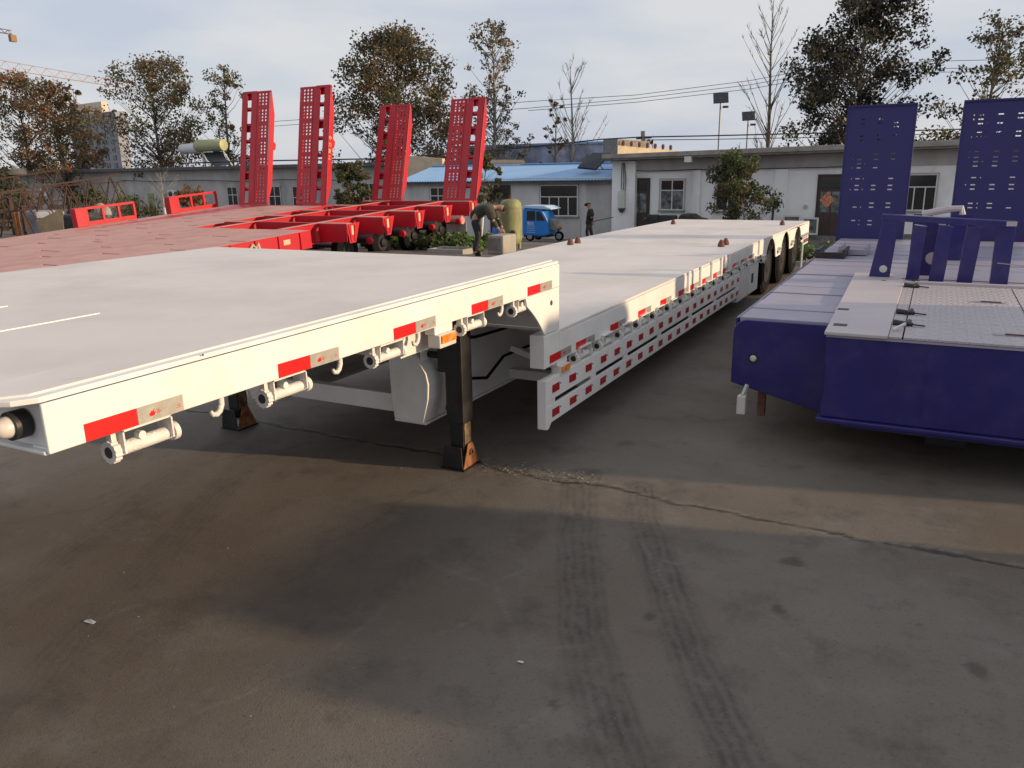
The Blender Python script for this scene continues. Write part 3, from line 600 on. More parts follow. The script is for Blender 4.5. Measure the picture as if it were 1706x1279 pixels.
f_ = MB().prism(fp, 'y', 5.48, 5.51).build('front_plate', BP, bt, bevel=.005)
MB().lathe([(.022,0),(.022,-.008),(.016,-.012),(.004,-.013)], (-1.005,5.48,.556), 'y', 14).build('bolt', 'steel_pale', f_)
MB().ring((-1.005,5.48,.556),'y',.023,.036,-.004,0,18).build('bolt_ring', 'black_paint', f_)
tg = MB().box(-1.085,-1.025,5.40,5.46,.165,.30).build('tail_lamp', 'lamp_grey', bt, bevel=.008)
MB().bar((-1.05,5.43,.30),(-1.03,5.46,.37),.02,.02).build('lamp_bracket', 'steel_pale', tg)
MB().bar((-.95,5.6,.12),(-.95,5.6,.4),.05,.05).build('hose', 'rust_brown', bt)
# platform
PX0, PX1, PY0, PY1 = -.51, 1.11, 5.10, 7.62
pf = [(PX0,.315),(PX0+.012,.6),(PX0,.835),(PX1,.835),(PX1,.315)]
MB().prism(pf, 'y', PY0, PY0+.02).build('platform_front', BP, bt, bevel=.004)
MB().box(PX0-.02, PX1+.02, PY0-.035, PY0+.06, .285, .312).build('bottom_flange', BP, bt, bevel=.006)
MB().box(PX0+.12, PX1, PY0+.02, PY0+.5, .255, .283).build('bottom_plate', BP, bt)
for xx in (PX0, PX1-.02): MB().box(xx, xx+.02, PY0+.022, PY1, .32, .833).build('platform_side', BP, bt)
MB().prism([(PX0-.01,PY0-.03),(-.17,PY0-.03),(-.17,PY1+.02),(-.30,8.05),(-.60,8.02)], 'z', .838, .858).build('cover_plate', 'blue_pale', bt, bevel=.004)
for (u, v, s_) in ((1405,515,.036),(1400,541,.040),(1472,467,.016)):
    p = atz(u, v, .858); MB().box(p.x-s_, p.x+s_, p.y-s_*1.0, p.y+s_*1.0, .8585, .8597).build('slot', 'frame_dark', bt)
for xx in (.05, .62): MB().bar((xx, PY0-.001, .33), (xx, PY0-.001, .82), .010, .004, up=(0,1,0)).build('weld_seam', BP, bt)
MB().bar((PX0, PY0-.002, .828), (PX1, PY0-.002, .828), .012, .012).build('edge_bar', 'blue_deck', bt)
# treadplate sheets
m = mat('treadplate', (.42,.375,.39), .45, var=.06, vscale=3, dirt=(.40,.36,.41), dscale=2, damt=.6)  # pale base holds dust and painted sheen alike
t = m.node_tree; b = [n for n in t.nodes if n.type == 'BSDF_PRINCIPLED'][0]
tcn = N(t, 'ShaderNodeTexCoord')
def wavemul(rot):
    mpn = N(t, 'ShaderNodeMapping'); mpn.inputs['Rotation'].default_value = (0, 0, rot); t.links.new(tcn.outputs['Object'], mpn.inputs[0])
    w1 = N(t, 'ShaderNodeTexWave'); w1.inputs['Scale'].default_value = 6.4; w1.bands_direction = 'X'; t.links.new(mpn.outputs[0], w1.inputs[0])
    w2 = N(t, 'ShaderNodeTexWave'); w2.inputs['Scale'].default_value = 3.2; w2.bands_direction = 'Y'; t.links.new(mpn.outputs[0], w2.inputs[0])
    mm = N(t, 'ShaderNodeMath', operation='MULTIPLY'); t.links.new(w1.outputs['Fac'], mm.inputs[0]); t.links.new(w2.outputs['Fac'], mm.inputs[1]); return mm.outputs[0]
a_ = N(t, 'ShaderNodeMath', operation='MAXIMUM'); t.links.new(wavemul(.78), a_.inputs[0]); t.links.new(wavemul(-.78), a_.inputs[1])
rg_ = N(t, 'ShaderNodeMapRange'); rg_.inputs[1].default_value = .45; rg_.inputs[2].default_value = .75; t.links.new(a_.outputs[0], rg_.inputs[0])
bp = N(t, 'ShaderNodeBump'); bp.inputs['Strength'].default_value = 1.0; bp.inputs['Distance'].default_value = .009
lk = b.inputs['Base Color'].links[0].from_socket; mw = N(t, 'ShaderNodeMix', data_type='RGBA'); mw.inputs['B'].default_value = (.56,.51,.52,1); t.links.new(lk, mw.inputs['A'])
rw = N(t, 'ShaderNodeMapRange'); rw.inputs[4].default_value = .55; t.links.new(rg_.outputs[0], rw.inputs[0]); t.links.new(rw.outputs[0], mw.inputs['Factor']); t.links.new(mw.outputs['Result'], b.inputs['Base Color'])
t.links.new(rg_.outputs[0], bp.inputs['Height']); t.links.new(bp.outputs[0], b.inputs['Normal'])
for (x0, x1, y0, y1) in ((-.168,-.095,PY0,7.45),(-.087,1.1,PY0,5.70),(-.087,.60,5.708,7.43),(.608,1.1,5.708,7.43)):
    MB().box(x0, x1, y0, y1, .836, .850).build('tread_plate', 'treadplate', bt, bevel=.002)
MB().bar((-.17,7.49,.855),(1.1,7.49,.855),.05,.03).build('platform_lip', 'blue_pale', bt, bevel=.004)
for yy in (5.50, 5.93, 7.25, 7.52):
    h = MB().tube((-.16,yy,.862),(-.05,yy-.02,.862),.022,.012,n=10).tube((-.10,yy-.05,.865),(-.07,yy+.06,.868),.014,n=8).build('hinge', 'black_paint', bt, smooth=True)
    MB().bar((-.05,yy-.02,.862),(.02,yy-.03,.858),.008,.008).build('hinge_pin', 'black_paint', h)
MB().bar((-.15,5.27,.86),(-.09,5.36,.885),.014,.014).build('release_lever', 'lamp_grey', bt)
for (x_, y_) in ((.42,6.62),(.50,5.38)):
    MB().box(x_-.12, x_+.10, y_-.02, y_+.03, .8505, .854).build('handle_slot', 'blue_deck', bt)
    MB().bar((x_-.06,y_+.005,.857),(x_+.07,y_-.005,.857),.02,.008).build('handle', 'rust_brown', bt)
# railing at the back of the platform
RY = 7.76
MB().add([(-.41,RY,1.350),(.60,RY,1.300),(.60,RY+.09,1.300),(-.41,RY+.09,1.350),(-.41,RY,1.405),(.60,RY,1.355),(.60,RY+.09,1.355),(-.41,RY+.09,1.405)],
         [(3,2,1,0),(4,5,6,7),(0,1,5,4),(1,2,6,5),(2,3,7,6),(3,0,4,7)]).build('top_rail', BP, bt, bevel=.006)
MB().prism([(-.47,.832),(-.30,.832),(-.27,1.345),(-.395,1.35)], 'y', RY+.005, RY+.06).build('post', BP, bt, bevel=.006)
pr = MB().lathe([(.032,0),(.032,-.004),(.004,-.005)], (-.355,RY+.005,.93), 'y', 18).build('hole_disc', 'steel_pale', bt)
for (x0, x1, xs) in ((-.17,-.065,.02),(.01,.125,.03),(.225,.34,.03),(.47,.60,.0)):
    MB().prism([(x0,.832),(x1,.832),(x1+xs,1.30),(x0+xs,1.315)], 'y', RY+.006, RY+.13).build('post', BP, bt, bevel=.005)
MB().box(.53,.605,RY-.004,RY-.001,1.316,1.354).build('end_cap', 'blue_pale', bt)
MB().box(-.07,.12,8.2,8.23,.835,1.36).build('back_plate', BP, bt, bevel=.006)
MB().lathe([(.055,0),(.055,-.004),(.004,-.005)], (.02,8.2,.99), 'y', 20).build('hole_disc', 'blue_pale', bt)  # pale disc paints the light seen in the round hole
MB().lathe([(.03,0),(.03,-.004),(.004,-.005)], (.07,8.2,1.30), 'y', 16).build('hole_disc', 'steel_pale', bt)
MB().path([(-.12,9.6,1.30),(0,9.6,1.33),(.12,9.6,1.355),(.24,9.6,1.362),(.25,9.6,1.30)], .035, 8).build('hoop', 'blue_pale', bt)
MB().box(.15,.35,9.55,9.62,.83,1.30).build('hoop_post', BP, bt); MB().box(-.2,-.02,9.66,9.75,.83,1.30).build('hoop_post', BP, bt)
MB().bar((.50,7.70,1.02),(.85,7.68,.99),.015,.006).build('flat_bar', 'blue_deck', bt)
# channel brackets lying on the deck
for (x0, y0, c_) in ((-1.12,9.35,'black_paint'),(-.93,9.75,'blue_deck')):
    MB().box(x0, x0+.30, y0, y0+.03, .836, .90).box(x0, x0+.03, y0+.03, y0+.55, .836, .925).box(x0+.27, x0+.30, y0+.03, y0+.55, .836, .925).box(x0+.03,x0+.27,y0+.03,y0+.55,.836,.845).build('channel_bracket', c_, bt, bevel=.005)
# raised ramps: thick perforated plates
def blue_ramp(x0, x1, zb, seed):
    rg = random.Random(seed); zt, lean, y0 = 2.56, .16, 12.06; W = x1-x0
    r = thing_part = None
    cols = [0,.13,.185,.235,.27,.34,.50,.60,.68,.82,.93,1.0]; holecols = {1:0.4,2:1,3:.5,5:1,7:1,9:1}
    hs = [0]; z = zb+.10
    hz = []
    rows = [.14,.17,.27,.30,.40,.43,.48,.56,.59,.62,.66,.76,.79,.85,.88,.91]
    zz = sorted(set([0.0,1.0]+[v-.0045 for v in rows]+[v+.0045 for v in rows]))
    xs = [0,.13,.145,.20,.265,.315,.33,.45,.52,.70,.77,1.0]
    hcol = {1:.55,3:1,5:.6,7:1,9:1}
    vs, fs = [], []; idx = {}
    def V(i, j, d):
        k_ = (i, j, d)
        if k_ not in idx:
            idx[k_] = len(vs); v = zz[j]; vs.append((x0+W*xs[i]+ .03*W*v*0, y0+lean*v+d*.04, zb+(zt-zb)*v))
        return idx[k_]
    rows_set = {j for j in range(len(zz)-1) if any(abs((zz[j]+zz[j+1])/2-v) < .004 for v in rows)}
    for j in range(len(zz)-1):
        for i in range(len(xs)-1):
            if j in rows_set and i in hcol and rg.random() < hcol[i]*.9:
                fs += [(V(i,j,0),V(i+1,j,0),V(i+1,j,1),V(i,j,1)),(V(i,j+1,0),V(i,j+1,1),V(i+1,j+1,1),V(i+1,j+1,0)),(V(i,j,0),V(i,j,1),V(i,j+1,1),V(i,j+1,0)),(V(i+1,j,0),V(i+1,j+1,0),V(i+1,j+1,1),V(i+1,j,1))]
            else: fs += [(V(i,j,0),V(i,j+1,0),V(i+1,j+1,0),V(i+1,j,0)),(V(i,j,1),V(i+1,j,1),V(i+1,j+1,1),V(i,j+1,1))]
    m = MB().add(vs, fs); o = m.build('ramp', 'blue_ramp_paint', bt)
    for xx in (x0-.012, x1-.003):
        MB().add([(xx,y0-.01,zb),(xx+.015,y0-.01,zb),(xx+.015,y0+.16,zb),(xx,y0+.16,zb),(xx,y0-.01+lean,zt),(xx+.015,y0-.01+lean,zt),(xx+.015,y0+.12+lean,zt),(xx,y0+.12+lean,zt)],
             [(3,2,1,0),(4,5,6,7),(0,1,5,4),(1,2,6,5),(2,3,7,6),(3,0,4,7)]).build('ramp_side', 'blue_ramp_paint', o)
    MB().bar((x0-.012,y0+lean+.03,zt+.012),(x1+.012,y0+lean+.03,zt+.012),.10,.024).build('ramp_edge', 'blue_ramp_paint', o)
    for v in (.12,.36,.52,.70): MB().bar((x0+.01,y0+lean*v+.07,zb+(zt-zb)*v),(x1-.01,y0+lean*v+.07,zb+(zt-zb)*v),.05,.03).build('ramp_rung', 'blue_ramp_paint', o)
blue_ramp(-1.185, -.36, .76, 2); blue_ramp(.195, 1.05, .76, 5)
for xx in (-.8, .6): MB().box(xx, xx+.3, 11.95, 12.05, .70, .80).build('ramp_hinge', BP, bt)
# wheels and a prop under the platform
for a in (9.2, 10.4, 11.5):
    for x in (BX0+.2, BX1-.2):
        t_ = MB().lathe(tyre_prof, (x, a, .41), 'x', 24).build('wheel', 'rubber', bt, smooth=True)
        MB().lathe([(.235,.131),(.225,.10),(.12,.06),(.09,.135),(.05,.15)], (x, a, .41), 'x', 20).build('rim', 'rim', t_, smooth=True)
MB().box(.1,.35,5.75,6.1,0,.25).build('support_block', 'dark_junk', bt, bevel=.01)
# unseen blockers added right of the view, shaped for the shade they cast
cb = thing('added_shade_cabinet', 'unseen grey steel cabinet added right of the blue trailer for its shade', 'cabinet', (3.0, 6.45, 0))
prof = [(5.47,.0),(5.47,1.86)]+[(6.78+.2*math.cos(R(a)), 1.58+.2*math.sin(R(a))) for a in (90,60,30,0)]+[(6.98,0)]
MB().prism(prof, 'x', 2.45, 2.92).build('casing', 'pole_steel', cb, bevel=.02)
MB().box(2.435, 2.449, 6.1, 6.8, .3, 1.3).build('door', 'pole_steel', cb)
st = thing('added_shade_beams', 'unseen stack of dark beams added for its shade on the near ground', 'beams', (2.8, 3.2, 0))  # added out of view, stepped to shape the foreground shadow
for k, (y0, y1, z) in enumerate(((-4,4.72,0),(-4,4.74,.15),(-4,4.70,.30),(-4,4.73,.45),(-4,4.70,.60),(3.0,4.74,.75),(3.4,4.71,.88))):
    MB().box(2.45, 2.85, y0, y1, z, z+.145).build('beam', 'rust_brown', st, bevel=.01)
st2 = thing('added_shade_crate', 'unseen tall grey crate added to shade the white trailer side', 'crate', (3.0, 10.8, 0))  # added out of view to darken the rear part of the white side
MB().box(2.45, 3.3, 10.35, 11.75, 0, 1.78).build('crate_body', 'pole_steel', st2, bevel=.02); MB().box(2.40, 2.449, 10.5, 11.6, .2, .3).box(2.40,2.449,10.5,11.6,1.2,1.3).build('crate_slats', 'rust_brown', st2)

# ---------------------------------------------------------------- two red low-bed trailers, nose down
RP = 'red_paint'
def red_ramp(root, x0, slotleft, tilt, L, W, seed, y0=.06, text=False):
    """a folded-up ladder ramp: perforated tread on one half, open rungs on the other"""
    piv = Matrix.Translation((x0, y0, .03)) @ Matrix.Rotation(-tilt, 4, 'X')
    def B(mb, nm, mt, par, bev=0):
        me = mb.mesh(nm, mt); me.transform(piv); return place(nm, me, par, local=True, bevel=bev)
    T = .185
    side = MB().prism([(0,0),(.0,L),(.035,L),(T,L*.80),(T,L*.16),(.04,0)], 'x', W-.03, W)
    r = B(side, 'ramp', RP, root, .004)
    B(MB().prism([(0,0),(.0,L),(.035,L),(T,L*.80),(T,L*.16),(.04,0)], 'x', 0, .03), 'ramp_side', RP, r, .004)
    B(MB().prism([(0,0),(.0,L),(.035,L),(T,L*.80),(T,L*.16),(.04,0)], 'x', W*.53 if slotleft else W*.44, (W*.53 if slotleft else W*.44)+.025), 'ramp_web', RP, r)
    n = 7; a, b_ = (W*.50, W-.035) if slotleft else (.035, W*.50)
    o0, o1 = (.035, W*.50-.002) if slotleft else (W*.50+.002, W-.035)
    for k in range(n):
        z0, z1 = L*k/n, L*(k+1)/n
        # perforated tread panel: 3 x 5 octagonal holes
        mb = MB(); nc, nr = 3, 4
        px0, px1, pz0, pz1 = a, b_, z0, z1
        mx_, mz = (px1-px0)*.14, (z1-z0)*.10
        for (q0, q1, s0, s1) in ((px0,px0+mx_,pz0,pz1),(px1-mx_,px1,pz0,pz1),(px0+mx_,px1-mx_,pz0,pz0+mz),(px0+mx_,px1-mx_,pz1-mz,pz1)):
            mb.add([(q0,0,s0),(q1,0,s0),(q1,0,s1),(q0,0,s1)], [(0,1,2,3)])
        cw, ch = (px1-px0-2*mx_)/nc, (pz1-pz0-2*mz)/nr
        for i in range(nc):
            for j in range(nr):
                cx, cz = px0+mx_+cw*(i+.5), pz0+mz+ch*(j+.5); r_ = min(cw, ch)*.34
                sq = [(cx+cw/2*u, cz+ch/2*v) for u, v in ((1,0),(1,1),(0,1),(-1,1),(-1,0),(-1,-1),(0,-1),(1,-1))]
                oc = [(cx+r_*math.cos(R(45*t)), cz+r_*math.sin(R(45*t))) for t in range(8)]
                vs = [(p[0],0,p[1]) for p in sq]+[(p[0],0,p[1]) for p in oc]+[(p[0],.012,p[1]) for p in oc]
                mb.add(vs, [(t, (t+1) % 8, 8+(t+1) % 8, 8+t) for t in range(8)]+[(8+t, 8+(t+1) % 8, 16+(t+1) % 8, 16+t) for t in range(8)])
        B(mb, 'tread_panel', RP, r)
        
        B(MB().box(o0+.01, o1-.01, .021, .085, z1-.035, z1+.025), 'rung', RP, r)
        B(MB().box(o0+.01, o1-.01, .10, .115, z0+(z1-z0)*(.55 if k in (1,4,6) else .85), z1), 'rung_plate', RP, r)
    for q0, q1 in ((o0, o0+(o1-o0)*.35), (o1-(o1-o0)*.35, o1)): B(MB().box(q0, q1, 0, .02, 0, L), 'ladder_rail', RP, r)
    B(MB().box(.0, W, -.004, .03, L-.045, L+.004), 'ramp_edge', RP, r, .003)
    B(MB().box(.0, W, -.004, .06, -.02, .03), 'ramp_edge', RP, r, .003)
    B(MB().prism([(T,L*.48),(T+.14,L*.50),(T+.16,L*.55),(T,L*.58)], 'x', W-.10, W-.06), 'lug', RP, r)
    if text:
        me = text_mesh('中力重工', .155, 'text_yellow'); # four characters down the edge
        for i, ch_ in enumerate('中力重工'):
            me = text_mesh(ch_, .13, 'text_yellow')
            M = Matrix(((0,0,1,W+.0015),(1,0,0,.062),(0,1,0,L*(.56-.055*i)),(0,0,0,1)))
            me.transform(piv @ M); place('lettering', me, r, local=True)
    return r
def red_trailer(label, loc, slope, open_rear, ramps, Wd=1.85, rl=.97):
    t = thing('lowbed_trailer', label, 'trailer', loc, (math.atan(slope), 0, 0), 'red trailers parked side by side')
    kw = dict(local=True)
    fr = -6.65 if open_rear else -.15
    for xx in (-rl, rl): MB().box(xx-.07, xx+.07, -13.6, 0, -.018, -.002).box(xx-.012, xx+.012, -13.6, 0, -.42, -.019).box(xx-.07, xx+.07, -13.6, 0, -.44, -.421).build('main_rail', RP if not open_rear else RP, t, **kw)
    if open_rear:
        for xx in (-rl, rl): MB().box(xx-.075, xx+.075, fr+.03, .0, -.0015, .002).build('rail_cap', 'red_deck', t, **kw)
    # outriggers
    ys = (0, -1.33, -2.66, -3.99, -5.32) if open_rear else (0,)
    for yy in ys:
        MB().box(-rl+.075, rl-.075, yy-.10, yy-.088, -.38, -.012).box(-rl+.075,rl-.075,yy-.10,yy+.0,-.011,-.004).build('cross_beam', RP, t, **kw)
        for sg in (-1, 1):
            e = sg*Wd
            MB().prism([(sg*(rl+.075),-.012),(e,-.012),(e-sg*.02,-.40),(sg*(rl+.075),-.44)], 'y', yy-.16, yy-.148).build('outrigger', RP, t, **kw)
            MB().box(sg*(rl+.075), e, yy-.16, yy+.02, -.011, -.002).build('outrigger_top', 'red_deck' if open_rear else RP, t, **kw)
            en = MB().prism([(yy-.16,-.012),(yy+.30,-.012),(yy+.12,-.44),(yy-.10,-.44)], 'x', e-sg*.012, e+sg*.001).build('end_plate', RP, t, bevel=.004, **kw)
            if sg > 0:
                MB().box(e+.002, e+.012, yy-.02, yy+.05, -.26, -.06).build('end_tag', 'plaster_cream', en, **kw)
                MB().bar((e+.006,yy+.12,-.05),(e+.006,yy+.07,-.40),.012,.02).bar((e+.006,yy-.1,-.05),(e+.006,yy-.05,-.40),.012,.02).build('end_rib', RP, en, **kw)
    if open_rear:
        for yy in (-.66,-2.0,-3.33,-4.66):
            MB().tube((-1.1,yy,-.62),(1.1,yy,-.62),.06).build('axle', 'black_paint', t, **kw)
            for x_ in (-1.05, 1.05):
                wh_ = MB().lathe([(.18,-.11),(.33,-.12),(.385,-.09),(.39,0),(.385,.09),(.33,.12),(.18,.11)], (x_,yy,-.72), 'x', 22).build('wheel', 'rubber', t, smooth=True, **kw)
                MB().lathe([(.2,.121),(.19,.09),(.11,.07),(.10,.17),(.06,.19)], (x_,yy,-.72), 'x', 18).build('rim', 'rim_dark', wh_, smooth=True, **kw)
            MB().lathe([(.04,-.05),(.08,-.04),(.085,.0),(.08,.04),(.04,.05)], (1.62,yy+.25,-.52), 'y', 14).build('brake_chamber', RP, t, smooth=True, **kw)
            MB().tube((1.0,yy+.42,-.50),(1.66,yy+.42,-.50),.12,n=16).build('air_tank', 'red_deck' if yy > -2 else 'black_paint', t, smooth=True, **kw)
    # deck plates in four lanes; short open slots at the staggered joints
    lanes = [(-Wd+.02,-.85),(-.85,0),(0,.85),(.85,Wd-.02)]; rg = random.Random(int(Wd*100)+len(label))
    for k, (x0, x1) in enumerate(lanes):
        y = fr-.02-(.55 if k % 2 else 0)
        if k % 2: MB().box(x0, x1, y, fr-.005, -.012, 0).build('deck_plate', 'red_deck', t, **kw)
        me = MB().box(x0, x1, -1.145, 0, -.012, 0).mesh('deck_plate', 'red_deck')
        while y > -12.6:
            place('deck_plate', me, t, local=True, loc=(0, y, 0))
            a_ = rg.uniform(.32, .68); off = rg.uniform(0, 1-a_); w_ = x1-x0     # the slot covers only part of the joint
            if off > .02: MB().box(x0, x0+w_*off, y-1.205, y-1.145, -.012, 0).build('joint_strip', 'red_deck', t, **kw)
            MB().box(x0+w_*(off+a_), x1, y-1.205, y-1.145, -.012, 0).build('joint_strip', 'red_deck', t, **kw)
            y -= 1.205
    MB().box(-Wd+.04, Wd-.04, -13.5, fr-.1, -.16, -.03).build('deck_floor', 'dark_junk', t, **kw)
    for xx in (-Wd, Wd-.015):
        MB().box(xx, xx+.015, -13.6, fr, -.36, -.001).build('side_plate', RP, t, bevel=.003, **kw)
    if open_rear:
        for k in range(9):
            yy = fr-.35-k*.62
            MB().box(Wd+.001, Wd+.03, yy, yy+.05, -.35, -.01).build('stake_pocket', RP, t, **kw)
            if k in (1, 3, 4, 6): MB().box(Wd+.002, Wd+.006, yy+.15, yy+.34, -.20 if k % 2 else -.33, -.10 if k % 2 else -.24).build('side_tag', 'plaster_cream', t, **kw)
        MB().path([(Wd+.02,fr-1.75,-.16),(Wd+.04,fr-1.68,-.07),(Wd+.04,fr-1.6,-.15),(Wd+.04,fr-1.55,-.05),(Wd+.04,fr-1.5,-.26)],.03,8).build('chain', 'plaster_cream', t, **kw)
        MB().box(-.7, 1.6, .02, .03, -.95, -.56).build('rear_apron', 'plaster_pale', t, **kw)
    for a in ramps: red_ramp(t, *a)
    return t
RA = red_trailer('red low-bed trailer with open frame over its axles, beside the white trailer', (-13.27, 19.5, 1.0), .047, True,
                 [(-1.64, True, R(17.4), 2.76, 1.08, 1), (.84, False, R(16.8), 2.80, 1.11, 2)])
RB = red_trailer('red low-bed trailer with closed deck and railed left edge, farther from the white trailer', (-17.2, 18.0, .93), .062, False,
                 [(-1.57, True, R(14.2), 3.27, 1.14, 3), (.70, False, R(14.0), 3.28, 1.12, 4, .06, True)])
# low railed boxes on the left edge of the far red trailer
for (y0, y1) in ((-4.80,-3.35),(-1.95,-.5)):
    m = MB(); h0, h1 = .05, .46
    r = MB().box(-1.89,-1.83,y0,y1,h1-.06,h1).box(-1.89,-1.83,y0,y1,h0,h0+.05).build('edge_rail', RP, RB, local=True, bevel=.004)
    n = 4
    for k in range(n):
        yy = y0+(y1-y0)*k/(n-1)*(1-.035); MB().box(-1.888,-1.832,yy,yy+.06,h0+.051,h1-.061).build('rail_post', RP, r, local=True)
    MB().box(-1.94,-1.74,y0-.34,y0-.04,.0,h1).build('rail_box', RP, r, local=True, bevel=.01)
    MB().box(-1.88,-1.84,y0,y1,.0,h0-.001).build('rail_foot', RP, r, local=True)
MB().prism([(-1.2,-5.6),(-.30,-.05),(-1.35,-.05)], 'z', .002, .006).build('bare_strip', RP, RB, local=True, label='bright red strip of bare paint along the deck')

# ---------------------------------------------------------------- buildings
def window(parent, X0, X1, Z0, Z1, yf, glass='glass_dark', mull=2, transom=.35, frame='frame_white', depth=.12, sill=True):
    """an opening with frame, panes and sill on a wall that faces -Y at y = yf"""
    w_ = MB().box(X0, X1, yf-.004, yf+.02, Z0, Z1).build('window', 'frame_dark', parent)
    f = .045
    m = MB(); m.box(X0, X1, yf-.05, yf-.006, Z0, Z0+f); m.box(X0, X1, yf-.05, yf-.006, Z1-f, Z1); m.box(X0, X0+f, yf-.05, yf-.006, Z0+f, Z1-f); m.box(X1-f, X1, yf-.05, yf-.006, Z0+f, Z1-f)
    zt = Z1-(Z1-Z0)*transom; m.box(X0+f, X1-f, yf-.05, yf-.006, zt-f/2, zt+f/2)
    for k in range(1, mull):
        x = X0+(X1-X0)*k/mull; m.box(x-f/2, x+f/2, yf-.052, yf-.005, Z0+f, Z1-f if mull == 2 else zt)
    m.build('window_frame', frame, w_)
    for k in range(mull):
        a, b_ = X0+(X1-X0)*k/mull+f*.6, X0+(X1-X0)*(k+1)/mull-f*.6
        MB().box(a, b_, yf-.025, yf-.015, Z0+f, zt-f/2).build('pane', glass, w_)
    MB().box(X0+f, X1-f, yf-.028, yf-.018, zt+f/2, Z1-f).build('pane', 'glass_dark', w_)
    # reveal
    for (a, b_, c, d) in ((X0-.05, X0, Z0, Z1), (X1, X1+.05, Z0, Z1), (X0-.05, X1+.05, Z1, Z1+.05)): MB().box(a, b_, yf-.07, yf-.001, c, d).build('reveal', 'plaster_grey', w_)
    if sill: MB().box(X0-.08, X1+.08, yf-.14, yf-.001, Z0-.07, Z0-.002).build('sill', 'concrete', w_, bevel=.008)
    return w_
def wall_with_openings(x0, x1, z0, z1, y0, th): return MB().box(x0, x1, y0, y0+th, z0, z1)
GB = -1.75
# --- white workshop on the right
wb_ = thing('workshop_building', 'long white workshop with flat concrete roof, brown doors and stained eaves', 'building', (-4, 38, GB))
WX0, WX1, WY = -14.1, 9.0, 38.0
MB().box(WX0, WX1, WY, WY+5, GB, 2.02).build('wall', 'plaster_white', wb_)
MB().box(WX0+.02, WX1, WY-.025, WY-.002, GB, -1.15).build('plinth', 'concrete_dark', wb_)
def sl_box(x0, x1, y0, y1, za0, za1, zb0, zb1):  # box whose top and bottom rise to the right
    return MB().add([(x0,y0,za0),(x1,y0,zb0),(x1,y1,zb0),(x0,y1,za0),(x0,y0,za1),(x1,y0,zb1),(x1,y1,zb1),(x0,y1,za1)], [(3,2,1,0),(4,5,6,7),(0,1,5,4),(1,2,6,5),(2,3,7,6),(3,0,4,7)])
sl_box(WX0-.3, WX1, WY-1.0, WY+5.2, 2.10, 2.34, 2.40, 2.66).build('roof_slab', 'concrete_dark', wb_, bevel=.03)
sl_box(WX0-.3, WX1, WY-1.06, WY-1.001, 2.20, 2.40, 2.50, 2.74).build('parapet', 'concrete', wb_, bevel=.02)
sl_box(WX0, WX1, WY-.10, WY-.003, 1.62, 2.09, 1.70, 2.39).build('beam_band', 'plaster_grey', wb_)
for (u, u1) in ((1155, 1167), (1290, 1312)):
    a, b_ = aty(u, 320, WY).x, aty(u1, 320, WY).x
    MB().box(a, b_, WY-.12, WY-.001, GB, 1.60).build('pilaster', 'plaster_white', wb_)
MB().box(WX0-.02, WX0+1.15, WY-.35, WY-.001, -1.35, 2.08).build('end_pier', 'plaster_white', wb_)
p = aty(1147, 265, WY-.9); MB().box(p.x-.16, p.x+.16, WY-1.02, WY-.7, p.z-.13, p.z+.13).build('eave_box', 'frame_white', wb_)
# cable sagging along the beam
m = MB(); pts = [aty(u, v, WY-.16) for u, v in ((1045,283),(1080,285),(1120,284),(1160,282),(1210,284),(1260,281),(1310,280),(1360,279),(1420,277))]
m.path(pts, .022, 6); m.build('cable', 'wire', wb_)
def door(u0, u1, v0, v1, yf, parent, pan=True, mt='door_brown'):
    a, b_ = aty(u0, v0, yf), aty(u1, v1, yf); x0, x1, z1, z0 = a.x, b_.x, a.z, GB+.12
    d = MB().box(x0, x1, yf-.03, yf-.003, z0, z1).build('door', mt, parent)
    MB().box(x0+.08, x1-.08, yf-.04, yf-.031, z1-.55, z1-.08).build('transom_pane', 'glass_dark', d)
    MB().box(x0+.10, (x0+x1)/2-.03, yf-.045, yf-.031, z1-1.55, z1-.66).build('pane', 'glass_pale', d)
    MB().box((x0+x1)/2+.03, x1-.10, yf-.045, yf-.031, z1-1.55, z1-.66).build('pane', 'glass_pale', d)
    for k in range(2):
        w2 = (x1-x0-.28)/2; xx = x0+.10+k*(w2+.08); MB().box(xx, xx+w2, yf-.042, yf-.031, z0+.15, z1-1.75).build('panel', mt, d, bevel=.01)
    for (q0, q1, q2, q3) in ((x0-.07, x0, z0, z1), (x1, x1+.07, z0, z1), (x0-.07, x1+.07, z1, z1+.07)): MB().box(q0, q1, yf-.06, yf-.002, q2, q3).build('door_frame', 'frame_dark', d)
    MB().tube((x1-.12, yf-.07, z0+1.0), (x1-.12, yf-.031, z0+1.0), .025, n=8).build('handle', 'steel_pale', d)
    return d
door(1051, 1079, 299, 388, WY, wb_)
d2 = door(1366, 1402, 293, 388, WY, wb_)
p = aty(1378, 333, WY-.06)
MB().prism([(p.x, p.z+.34), (p.x-.32, p.z), (p.x, p.z-.34), (p.x+.32, p.z)], 'y', WY-.062, WY-.05).build('paper_ornament', 'fu_red', d2, label='faded red and gold diamond paper ornament on the door')
for (u0, u1, v0, v1, gl, mu) in ((1101,1139,299,350,'glass_pale',2),(1194,1232,297,351,'glass_dark',2),(1508,1556,290,351,'glass_dark',3)):
    a, b_ = aty(u0, v0, WY), aty(u1, v1, WY); window(wb_, a.x, b_.x, b_.z, a.z, WY, gl, mu)
bx_ = aty(1037, 332, WY-.36)
e = MB().box(bx_.x-.17, bx_.x+.17, WY-.56, WY-.352, bx_.z-.42, bx_.z+.42).build('meter_box', 'steel_pale', wb_, bevel=.02)
